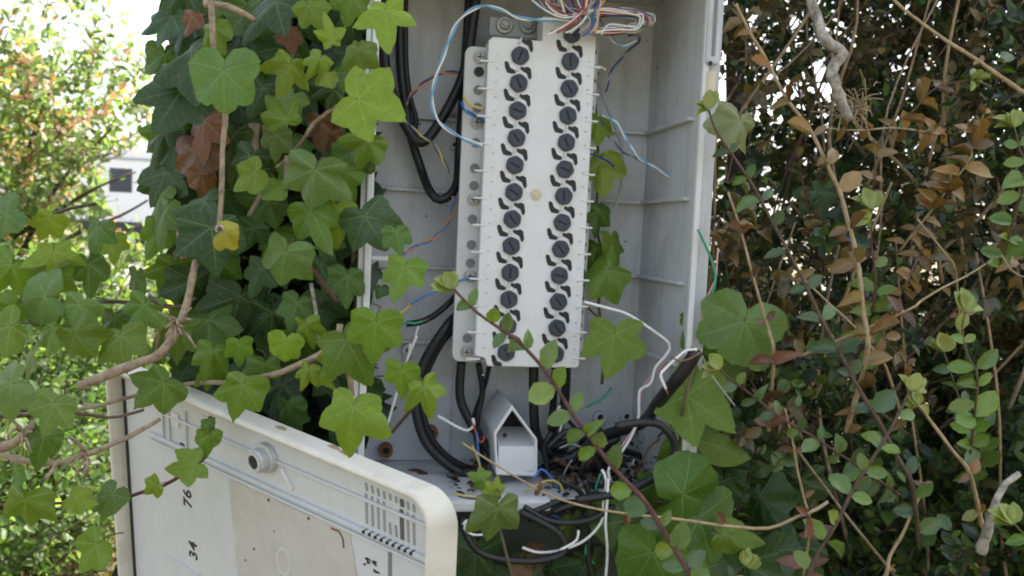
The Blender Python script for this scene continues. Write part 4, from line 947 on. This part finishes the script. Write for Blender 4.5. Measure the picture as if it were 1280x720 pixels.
shoot([(577,553),(610,575),(657,603),(695,622),(740,635),(790,643),(848,649),(905,657),(960,660),(997,646),(1020,637),(1035,627)], .50, 5, M_TAN, 'thin straw coloured runner crossing below the cabinet from the hood to the hedge', 24, BRZ, .05, LEAF_DRY, 'dry_twig', 'twig', False)
shoot([(1110,-8),(1130,12),(1177,47),(1213,70),(1245,92),(1275,113),(1300,130)], .60, 8, M_TAN, 'bare tan cane slanting down across the upper right corner', 24, DRY, .09, LEAF_DRY, 'dry_cane', 'branch', False)
t = thing('dead_twig', P(1012,-5,.62), 'crooked grey dead twig flecked with bark and frayed below, near the top of the hedge', 'twig')
tube('stem', [P(1012,-5,.62),P(1020,18,.62),P(1027,43,.615),P(1042,58,.61),P(1053,67,.61),P(1044,80,.61),P(1040,92,.61),P(1044,106,.61),P(1052,128,.615),P(1060,150,.62)], lambda s: .0040*(1.05-.35*abs(s-.5)), M_GREYW, t, 9, .004, .25, 3)
for i in range(70):
    a = P(1066+rnd.gauss(0,11), 136+rnd.gauss(0,12), .63+rnd.uniform(-.01,.02)); b = a + Vector((rnd.gauss(0,.011), rnd.gauss(0,.008), rnd.gauss(0,.010)))
    vs, fs = tube_geo([a, a.lerp(b,.5)+Vector((0,0,.002)), b], .0005, 4); mk('fibre', vs, fs, M_TAN, t, True)
t = tag(tube('dead_twig', [P(1274,592,.52),P(1258,604,.52),P(1246,623,.52),P(1240,642,.52),P(1234,662,.525),P(1226,690,.53)], lambda s: .0034*(.5+.5*s), M_GREYW, None, 8, .004, .2, 5), 'bleached white dead twig at the lower right edge', 'twig')
shoot([(1207,390),(1203,408),(1205,428),(1212,450),(1222,475)], .54, 5, M_STEM, 'bright green tuft of broad new leaves at right of the hedge', 40, YNG, .015)
shoot([(1232,330),(1208,345),(1176,361),(1150,377),(1130,390)], .56, 5, M_TAN, 'tan twig ending in a bronze leaf cluster at right', 28, BRZ+DRY, .03, LEAF_DRY, 'dry_twig', 'twig', False)
shoot([(1252,318),(1262,335),(1275,345),(1290,352)], .56, 4, M_TAN, 'rosette of curled ochre leaves at the right edge', 32, OCH, .006, LEAF_DRY, 'dry_twig', 'twig', False)
shoot([(1232,130),(1225,160),(1215,185),(1205,210)], .60, 4, M_TAN, 'drooping cluster of rust brown leaves at the upper right', 30, OCH, .005, LEAF_DRY, 'dry_twig', 'twig', False)
shoot([(1268,160),(1276,190),(1282,220)], .55, 4, M_STEM, 'yellow green shoot cut by the upper right edge', 34, YNG, .009)
shoot([(1268,655),(1280,668),(1300,685)], .50, 5, M_STEM, 'bright leafy tip at the bottom right corner', 42, YNG, .008)
shoot([(1148,506),(1172,538),(1192,565),(1212,592)], .55, 8, M_TAN, 'peeling tan twig with yellow young leaves at its upper end', 28, [(.2,.2,.04)]+DRY, .05, None, 'dry_twig', 'twig', True)
shoot([(910,240),(925,285),(937,330),(949,372),(960,410),(967,446)], .58, 6, M_TAN, 'upright straw twig with reddish curled leaves beside the right rim', 28, BRZ, .03, LEAF_DRY, 'dry_twig', 'twig', False)
shoot([(1006,350),(1035,378),(1068,408),(1090,435),(1107,458)], .57, 5, M_TAN, 'thin tan twig branching from the hanging dry cane', 22, DRY, .05, LEAF_DRY, 'dry_twig', 'twig', False)
shoot([(981,510),(990,548),(997,588),(1005,622),(1012,660)], .58, 5, M_TAN, 'tan stem with a few bronze leaves in the lower hedge', 28, BRZ, .03, LEAF_DRY, 'dry_twig', 'twig', False)
shoot([(1152,615),(1140,640),(1128,668),(1112,695),(1100,730)], .55, 8, M_TAN, 'thick straw stem with a frayed top in the lower hedge', 24, DRY, .06, LEAF_DRY, 'dry_twig', 'twig', True)
shoot([(930,706),(922,716),(912,730),(905,750)], .52, 4, M_PURPLE, 'small leafy tip at the bottom edge below the ivy', 28, GRN, .006)
shoot([(1147,274),(1165,296),(1185,322),(1195,340)], .60, 4, M_TAN, 'short straw twig in the middle of the hedge', 22, DRY, .04, LEAF_DRY, 'dry_twig', 'twig', False)
shoot([(1088,262),(1089,285),(1090,310),(1093,375)], .60, 4, M_PURPLE, 'upright green sprig in the middle of the hedge', 36, YNG+DGR, .012)
shoot([(1214,100),(1170,110),(1140,140),(1110,160),(1095,190),(1090,235)], .62, 4, M_BROWN, 'arching brown twig with pale dry leaves at the upper right', 25, DRY+OCH, .014, LEAF_DRY, 'dry_twig', 'twig', True)
shoot([(1030,160),(1075,163),(1120,160)], .62, 4, M_TAN, 'level tan twig with golden leaves under the grey twig', 24, OCH, .014, LEAF_DRY, 'dry_twig', 'twig', False)
shoot([(1180,440),(1190,470),(1200,500),(1215,520)], .58, 4, M_STEM, 'green sprig in the shaded hedge at right', 32, [(.06,.12,.03),(.08,.14,.03)], .012)
shoot([(1150,470),(1110,430),(1100,400),(1120,380)], .6, 4, M_BROWN, 'brown twig tip thick with dry ochre leaves', 23, DRY+OCH, .010, LEAF_DRY, 'dry_twig', 'twig', False)
# bare woody branches at left
def bare(spec, w, label, m=M_VINE, knob=None, seed=1):
    q = [P(*p) for p in spec]; d0 = spec[0][2]; r = w*d0/F/2
    t = thing('bare_branch', q[0], label, 'branch')
    vs, fs = tube_geo(spline(q, .005), lambda s: r*(1.0-.35*s), 8, .16, seed); mk('stem', vs, fs, m, t, True)
    if knob:
        for i in range(knob[3]):
            a = P(knob[0]+rnd.uniform(-6,6), knob[1]+rnd.uniform(-8,8), knob[2]); b = a + r_*rnd.uniform(-.01,.012) + u_*rnd.uniform(-.012,.012) - f_*.006
            vs, fs = tube_geo([a, a.lerp(b,.5)+u_*.002, b], lambda s: .0011*(1-.5*s), 5); mk('rootlet', vs, fs, m, t, True)
    return t
bare([(100,483,.52),(148,463,.52),(180,451,.52),(198,444,.52),(220,415,.525),(234,379,.53),(240,350,.53),(245,326,.535)], 13, 'thick pale branch curving up across the cover corner', knob=(222,408,.515,14))
bare([(0,560,.5),(20,553,.5),(30,541,.5),(43,530,.5)], 13, 'pale branch end frayed at the left edge', knob=(30,545,.49,8), seed=2)
bare([(-20,562,.51),(12,571,.51),(40,578,.51),(70,579,.51),(95,573,.515),(117,565,.52),(140,555,.525),(163,545,.53),(185,533,.535),(200,524,.54)], 9, 'thin pale branch curving from the left edge over the cover', knob=(108,570,.51,8), seed=3)
bare([(-20,520,.5),(0,520,.5),(40,519,.51),(93,516,.515),(136,522,.52),(160,518,.525),(180,512,.53)], 6, 'slender brown branch lying level before the cover', M_BROWN, seed=4)
bare([(70,578,.51),(66,588,.505),(56,598,.5)], 6, 'short forked stub below the pale branch', seed=6)
bare([(186,371,.58),(205,384,.58),(228,382,.58),(245,372,.58)], 5, 'short brown branch arching among left ivy leaves', M_BROWN, seed=8)

# ================================================================== HEDGE
HED = thing('hedge', (.5, 1.0, 0), 'dark clipped hedge of tiny leaves with brown dead patches, right of and behind the cabinet', 'hedge')
def hedge():
    XRo_ = XRo+.004
    # visible face
    n = 6200
    st = np.empty((0,3))
    while len(st) < n:
        s = np.column_stack([rng.uniform(XRo_, 1.6, 4000), .60+.75*rng.random(4000)**1.25, rng.uniform(.2, 1.35, 4000)])
        x, y, z = projn(s)
        keep = (x > 885+ (y-200)*-.03) & (x < 1900) & (y > -150) & (y < 900)
        keep &= rng.random(len(s)) < np.where(y < 420, .62, 1.0)
        hol = np.sin(s[:,0]*29+1.1)*np.sin(s[:,2]*26+.4)+np.sin(s[:,0]*13-s[:,2]*17+2)+.6*np.sin(s[:,1]*19+s[:,0]*11)
        keep &= (s[:,1] > .86) | (hol > -.1)
        st = np.concatenate([st, s[keep]])
    st = st[:n]
    dr = rng.normal(size=(n,3))*.7 + np.array([-.15,-.55,.45])
    p, t, nn, s, ix, pol = twigs(st, dr, .085, 13, .0135)
    x, y, z = projn(p)
    cl = np.sin(p[:,0]*23+p[:,2]*11)+np.sin(p[:,2]*31-p[:,0]*9+1.3)+np.sin(p[:,1]*25)
    dead = (rng.random(n) < .44)[ix] & (y < 470+60*np.sin(x*.02)) | (rng.random(n) < .10)[ix]
    dead |= (cl > 1.35) & (y < 520)
    N_ = len(p)
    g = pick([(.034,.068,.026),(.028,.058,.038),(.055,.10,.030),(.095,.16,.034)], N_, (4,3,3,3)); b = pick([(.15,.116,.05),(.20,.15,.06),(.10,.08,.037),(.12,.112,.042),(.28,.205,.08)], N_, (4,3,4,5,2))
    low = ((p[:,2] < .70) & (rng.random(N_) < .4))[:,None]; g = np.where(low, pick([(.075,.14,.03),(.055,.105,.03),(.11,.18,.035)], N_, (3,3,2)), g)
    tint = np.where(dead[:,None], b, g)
    keep = ~(dead & (rng.random(N_) < .35))
    keep &= (p[:,0] > XRo_)
    keep &= ~((p[:,1] < .58))
    p, t, nn, s, tint, x, y, z, dead = [a[keep] for a in (p, t, nn, s, tint, x, y, z, dead)]
    # the 300 largest in view become leaves of their own
    inside = (x > 890) & (x < 1280) & (y > 0) & (y < 720)
    order = np.argsort(np.where(inside, z/s, 1e9))[:290]
    for i in order:
        me = LEAF_DRY[0] if dead[i] else LEAF_OVAL[i % 3]
        inst('leaf', me, orient(Vector(p[i]), Vector(t[i]), Vector(nn[i]), float(s[i])), HED, tuple(float(q) for q in tint[i]))
    m = np.ones(len(p), bool); m[order] = False
    foliage_mesh('foliage', T_OVAL, F_OVAL, p[m], t[m], nn[m], s[m], tint[m], M_TINT, HED)
    pol = pol[~((pol[:,:,0] < XRo_+.002) | (pol[:,:,1] < .57)).any(1)]
    twig_mesh('twigs', pol[:, ::3], .0011, M_BROWN, HED)
    # unseen body behind cabinet, ivy and above the frame, added to block sun
    n = 4600
    s = np.column_stack([rng.uniform(-.16, 1.9, n*3), rng.uniform(.76, 1.55, n*3), rng.uniform(.02, 2.15, n*3)])
    x, y, z = projn(s)
    front = (s[:,0] > XRo_-.02) & (y > -120)
    left = (s[:,0] < .0+.0*s[:,1]) & (x < 245)
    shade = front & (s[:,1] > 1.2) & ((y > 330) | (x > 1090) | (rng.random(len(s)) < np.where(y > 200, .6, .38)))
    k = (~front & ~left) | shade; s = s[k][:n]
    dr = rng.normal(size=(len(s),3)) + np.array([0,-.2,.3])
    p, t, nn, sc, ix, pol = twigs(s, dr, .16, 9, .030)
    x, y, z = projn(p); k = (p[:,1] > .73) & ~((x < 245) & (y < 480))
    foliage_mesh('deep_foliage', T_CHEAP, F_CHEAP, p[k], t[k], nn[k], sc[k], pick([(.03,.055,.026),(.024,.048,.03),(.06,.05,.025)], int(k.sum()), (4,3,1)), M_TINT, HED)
    xx, yy_, zz = projn(pol.reshape(-1,3)); bad = ((pol.reshape(-1,3)[:,1] < .735) | ((xx < 245) & (yy_ < 480))).reshape(pol.shape[:2]).any(1); pol = pol[~bad]
    twig_mesh('deep_twigs', pol[:, ::4], .0018, M_BROWN, HED)
    # woody branches seen in the hedge
    for i in range(190):
        x0 = rnd.uniform(.30, .95); y0 = rnd.uniform(.68, 1.1); a = Vector((x0, y0, rnd.uniform(.2,.9)))
        dv = Vector((rnd.uniform(-.5,.5), rnd.uniform(-.25,.15), rnd.uniform(.2,1))).normalized()*rnd.uniform(.2,.5)
        q = [a, a+dv*.35+Vector((rnd.uniform(-.03,.03),0,rnd.uniform(-.02,.02))), a+dv*.7+Vector((rnd.uniform(-.03,.03),0,0)), a+dv]
        if min(v.x for v in q) < XRo+.02 : continue
        r = rnd.uniform(.0008,.0024); tube('branch', q, lambda s, r=r: r*(1.1-.6*s), rnd.choice((M_TAN, M_BROWN, M_VINE, M_TAN)), HED, 6, .02, .12, i)
    for x, y in ((.1,1.1),(.5,1.05),(.85,1.1),(1.3,1.15),(.3,1.3)):
        tube('trunk', [(x,y,-.05),(x+.02,y,.5),(x-.02,y+.03,1.1),(x+.03,y,1.9)], lambda s: .02*(1.1-.8*s), M_BROWN, HED, 8, .06, .12, 3)
hedge()

# ================================================================== BACKGROUND
def bgtree():
    c0 = P(30,150,3.1)
    t = thing('tree', (c0.x, c0.y, 0), 'sunlit small tree with yellow green and orange tinted leaves behind the left ivy', 'tree')
    cx, cy = c0.x, c0.y
    tube('trunk', [(cx-.45,cy,-.05),(cx-.42,cy,.4),(cx-.36,cy+.03,.8),(cx-.3,cy,1.2),(cx-.2,cy,1.6)], lambda s: .035*(1.1-.75*s), M_BROWN, t, 9, .05, .1, 1)
    lim = [[P(20,330,3.1),P(70,235,3.0),P(110,192,2.95),P(140,160,2.9)], [P(-20,300,3.1),P(30,200,3.2),P(60,120,3.2),P(100,70,3.2)], [P(30,330,3.1),P(100,290,2.8),P(150,270,2.75),P(185,250,2.7)], [P(-30,260,3.1),P(-20,120,3.2),P(10,40,3.2)], [P(10,300,3.1),P(60,270,3.0),P(120,235,2.8),P(170,215,2.8)]]
    for i, q in enumerate(lim): tube('branch', q, lambda s: .011*(1.1-.8*s), M_BROWN, t, 7, .04, .12, i)
    n = 1100
    u = unit(n)*rng.random((n,1))**.45
    st = np.array([cx-.12, cy, 1.02]) + u*np.array([.62,.6,.62])
    x, y, z = projn(st)
    k = ~((y < 95) & (rng.random(n) < .5)) & ~((x > 120) & (y < 70)) & ~((x > 200) & (y < 130)) & ~((x > 128) & (x < 215) & (y > 180) & (y < 285) & (rng.random(n) < .97)); st = st[k]
    dr = (st-np.array([cx-.12,cy,.9])); dr = dr + rng.normal(size=dr.shape)*.35 + np.array([0,0,.25])
    p, tt, nn, s, ix, pol = twigs(st, dr, .17, 6, .034, 1.0, .6)
    x, y, z = projn(p); ok = ~((x > 128) & (x < 206) & (y > 188) & (y < 292) & (rng.random(len(p)) < .85))
    N_ = len(p)
    tint = pick([(.13,.19,.06),(.10,.155,.05),(.18,.22,.09),(.085,.13,.055)], N_, (4,4,3,2))
    red = (rng.random(len(st)) < .16)[ix]; tint = np.where((red & (rng.random(N_) < .8))[:,None], pick([(.40,.22,.12),(.38,.26,.12),(.36,.17,.13)], N_, (2,2,1)), tint)
    p, tt, nn, s, tint, x, y, z = [a[ok] for a in (p, tt, nn, s, tint, x, y, z)]
    inside = (x > 0) & (x < 230) & (y > 0) & (y < 420); order = np.argsort(np.where(inside, z/s, 1e9))[:280]
    me = small_leaf_mesh('tree_leaf', .27, .5, .2, leafmat('tree_leaf', 'object', False, .55, .5, (2.1,2.15,1.35)))
    for i in order: inst('leaf', me, orient(Vector(p[i]), Vector(tt[i]), Vector(nn[i]), float(s[i])), t, tuple(float(q) for q in tint[i]))
    m = np.ones(len(p), bool); m[order] = False
    foliage_mesh('crown', T_OVAL, F_OVAL, p[m], tt[m], nn[m], s[m], tint[m], M_TREEL, t)
    twig_mesh('twigs', pol[:, ::2], .0022, M_BROWN, t)
bgtree()
def bush(px0, px1, py0, py1, d, label, tints, n, leaf, seed, hgt):
    a = P((px0+px1)/2, py1, d); t = thing('shrub', (a.x, a.y, 0), label, 'shrub')
    w = (px1-px0)*d/F/2
    u = unit(n)*rng.random((n,1))**.4
    st = np.array([a.x, a.y, hgt*.5]) + u*np.array([w, .45, hgt*.5]); st[:,2] = np.maximum(st[:,2], .02)
    dr = u*.6 + rng.normal(size=u.shape)*.4 + np.array([0,0,.5])
    p, tt, nn, s, ix, pol = twigs(st, dr, .13, 7, leaf, 1.0, .6)
    foliage_mesh('crown', T_OVAL, F_OVAL, p, tt, nn, s, pick(tints, len(p), [1]*len(tints)), M_TREEL, t)
    twig_mesh('twigs', pol[:, ::2], .002, M_BROWN, t)
    for i in range(5):
        q = Vector((a.x+rnd.uniform(-w,w)*.3, a.y+rnd.uniform(-.1,.1), -.03)); tube('stem', [q, q+Vector((rnd.uniform(-.1,.1),0,hgt*.4)), q+Vector((rnd.uniform(-.25,.25),0,hgt*.8))], .008, M_BROWN, t, 6, .05, .1, i)
bush(-120, 150, 330, 640, 2.1, 'sunlit leafy shrub low down behind the left end of the cover', [(.07,.12,.03),(.10,.16,.035),(.05,.09,.03)], 520, .026, 1, .62)
bush(60, 260, 290, 480, 3.0, 'shrub with yellowing leaves below the white van', [(.10,.16,.035),(.15,.19,.04),(.07,.11,.03)], 360, .032, 2, .62)
bush(-220, 40, 330, 480, 2.9, 'green shrub under the small tree at the far left', [(.07,.12,.03),(.10,.15,.035)], 360, .032, 3, .8)
bush(-60, 130, 480, 760, 1.75, 'low green undergrowth in the sun at the bottom left corner', [(.07,.13,.03),(.10,.17,.035),(.05,.10,.03),(.13,.19,.05)], 420, .022, 4, .34)
# weeds and grass in the sunny patch
n = 5200
a = np.column_stack([rng.uniform(-1.9,.2,n), rng.uniform(.95,3.6,n), np.zeros(n)])
foliage_mesh('grass', [(-.09,0,0),(.09,0,0),(.07,.6,.05),(0,1,.2)], [(0,1,2,3)], a, rng.normal(size=(n,3))*.35+np.array([0,0,1]), rng.normal(size=(n,3))*np.array([1,1,.2]), rng.uniform(.025,.07,n), pick([(.10,.15,.03),(.14,.17,.05),(.20,.17,.08)], n, (4,3,1)), M_GRASS)
n = 3200
a = np.column_stack([rng.uniform(-1.6,1.0,n), rng.uniform(.35,2.6,n), rng.uniform(.012,.03,n)])
foliage_mesh('leaf_litter', T_OVAL, F_OVAL, a, rng.normal(size=(n,3))*np.array([1,1,.25]), rng.normal(size=(n,3))*.3+np.array([0,0,1]), rng.uniform(.02,.05,n), pick([(.20,.12,.05),(.14,.08,.04),(.26,.18,.08)], n, (4,3,2)), M_TINT)

def van():
    D = 14.0; a = P(150,300,D); x0, x1 = P(95,260,D).x, P(95,260,D).x+4.2; y = a.y
    t = thing('parked_van', ((x0+x1)/2, y+.9, .03), 'white van parked on the road, glimpsed between tree and ivy', 'van')
    wm = simple('van_paint', (.78,.78,.77), .3, 0, .04, 4, .01); gl = simple('van_glass', (.05,.055,.07), .1, 0, .2, 5, 0); bk = simple('van_trim', (.03,.03,.032), .6); ty = simple('van_tyre', (.02,.02,.02), .8)
    S1 = lambda a, b, n: Vector((x0+a, y+n, b))
    prof = [(0,.42),(0,1.0),(.05,1.75),(.15,1.88),(3.0,1.90),(3.35,1.80),(3.75,1.12),(4.15,1.0),(4.2,.75),(4.2,.42)]
    bm = bmesh.new(); prism(bm, prof, 0, 1.75, S1, .05); mkbm('body', bm, wm, t)
    for (u, v) in ((.55,.9),(1.05,1.45),(1.6,2.3),(2.45,3.1)):
        bm = bmesh.new(); prism(bm, [(u,1.16),(v,1.16),(v,1.55),(u,1.55)], -.012, .02, S1, .008); mkbm('window', bm, gl, t)
    bm = bmesh.new(); prism(bm, [(-.03,.48),(4.24,.48),(4.24,.68),(-.03,.68)], -.03, -.002, S1, .01); mkbm('bumper_strip', bm, bk, t)
    bm = bmesh.new(); prism(bm, [(.05,1.69),(3.3,1.69),(3.3,1.73),(.05,1.73)], -.02, .03, S1, .006); mkbm('roof_gutter', bm, simple('gutter_grey', (.35,.35,.35), .5), t)
    for u in (.8, 3.35):
        for n0 in (-.01, 1.55):
            bm = bmesh.new(); prism(bm, disc(u,.34,.31,24), n0, n0+.21, S1, .03); w = mkbm('wheel', bm, ty, t)
            bm = bmesh.new(); prism(bm, disc(u,.34,.18,16), n0-.012, n0+.03, S1, .01); mkbm('rim', bm, M_LOCK, w)
van()
# dead leaves and dirt on the cabinet floor
n = 520
px = np.where(rng.random(n) < .12, rng.uniform(560, 612, n), rng.uniform(682, 850, n)); yy = rng.uniform(.600, .69, n); up = rng.random(n)**2*(.006+.024*np.clip((px-600)/120, 0, 1)*np.clip((yy-.60)/.05, .1, 1))
a = np.array([[W(x, 600, y).x, y, ZB-.0035+h] for x, y, h in zip(px, yy, up)])
foliage_mesh('soil_litter', T_OVAL, F_OVAL, a, rng.normal(size=(n,3))*np.array([1,1,.4]), rng.normal(size=(n,3))*.5+np.array([0,-.3,1]), rng.uniform(.003,.009,n), pick([(.05,.036,.024),(.085,.055,.03),(.14,.09,.045),(.03,.024,.018)], n, (4,3,2,3)), M_TINT)
for i in range(9):
    x = rnd.uniform(505, 800); p = W(x, 600, rnd.uniform(.60,.685)); p.z = ZB-.0040+rnd.uniform(0,.008)
    o = inst('dead_leaf', LEAF_DRY[i % 2], orient(p, Vector((rnd.uniform(-1,1), rnd.uniform(-1,1), rnd.uniform(-.1,.2))), Vector((rnd.uniform(-.3,.3), rnd.uniform(-.6,0), 1)), rnd.uniform(.008,.014)), None, jitc(rnd.choice(DRY+BRZ)))
    tag(o, 'dry brown leaf lying in the litter on the cabinet floor', 'dead leaf', 'dead leaves on the cabinet floor')
tag(inst('dead_leaf', IVY[1][1], orient(W(508,597,.66), r_+u_*.3, -f_*.3+u_, .021), None, (.12,.065,.04)), 'large shrivelled brown leaf on the floor at the left behind the cover', 'dead leaf')
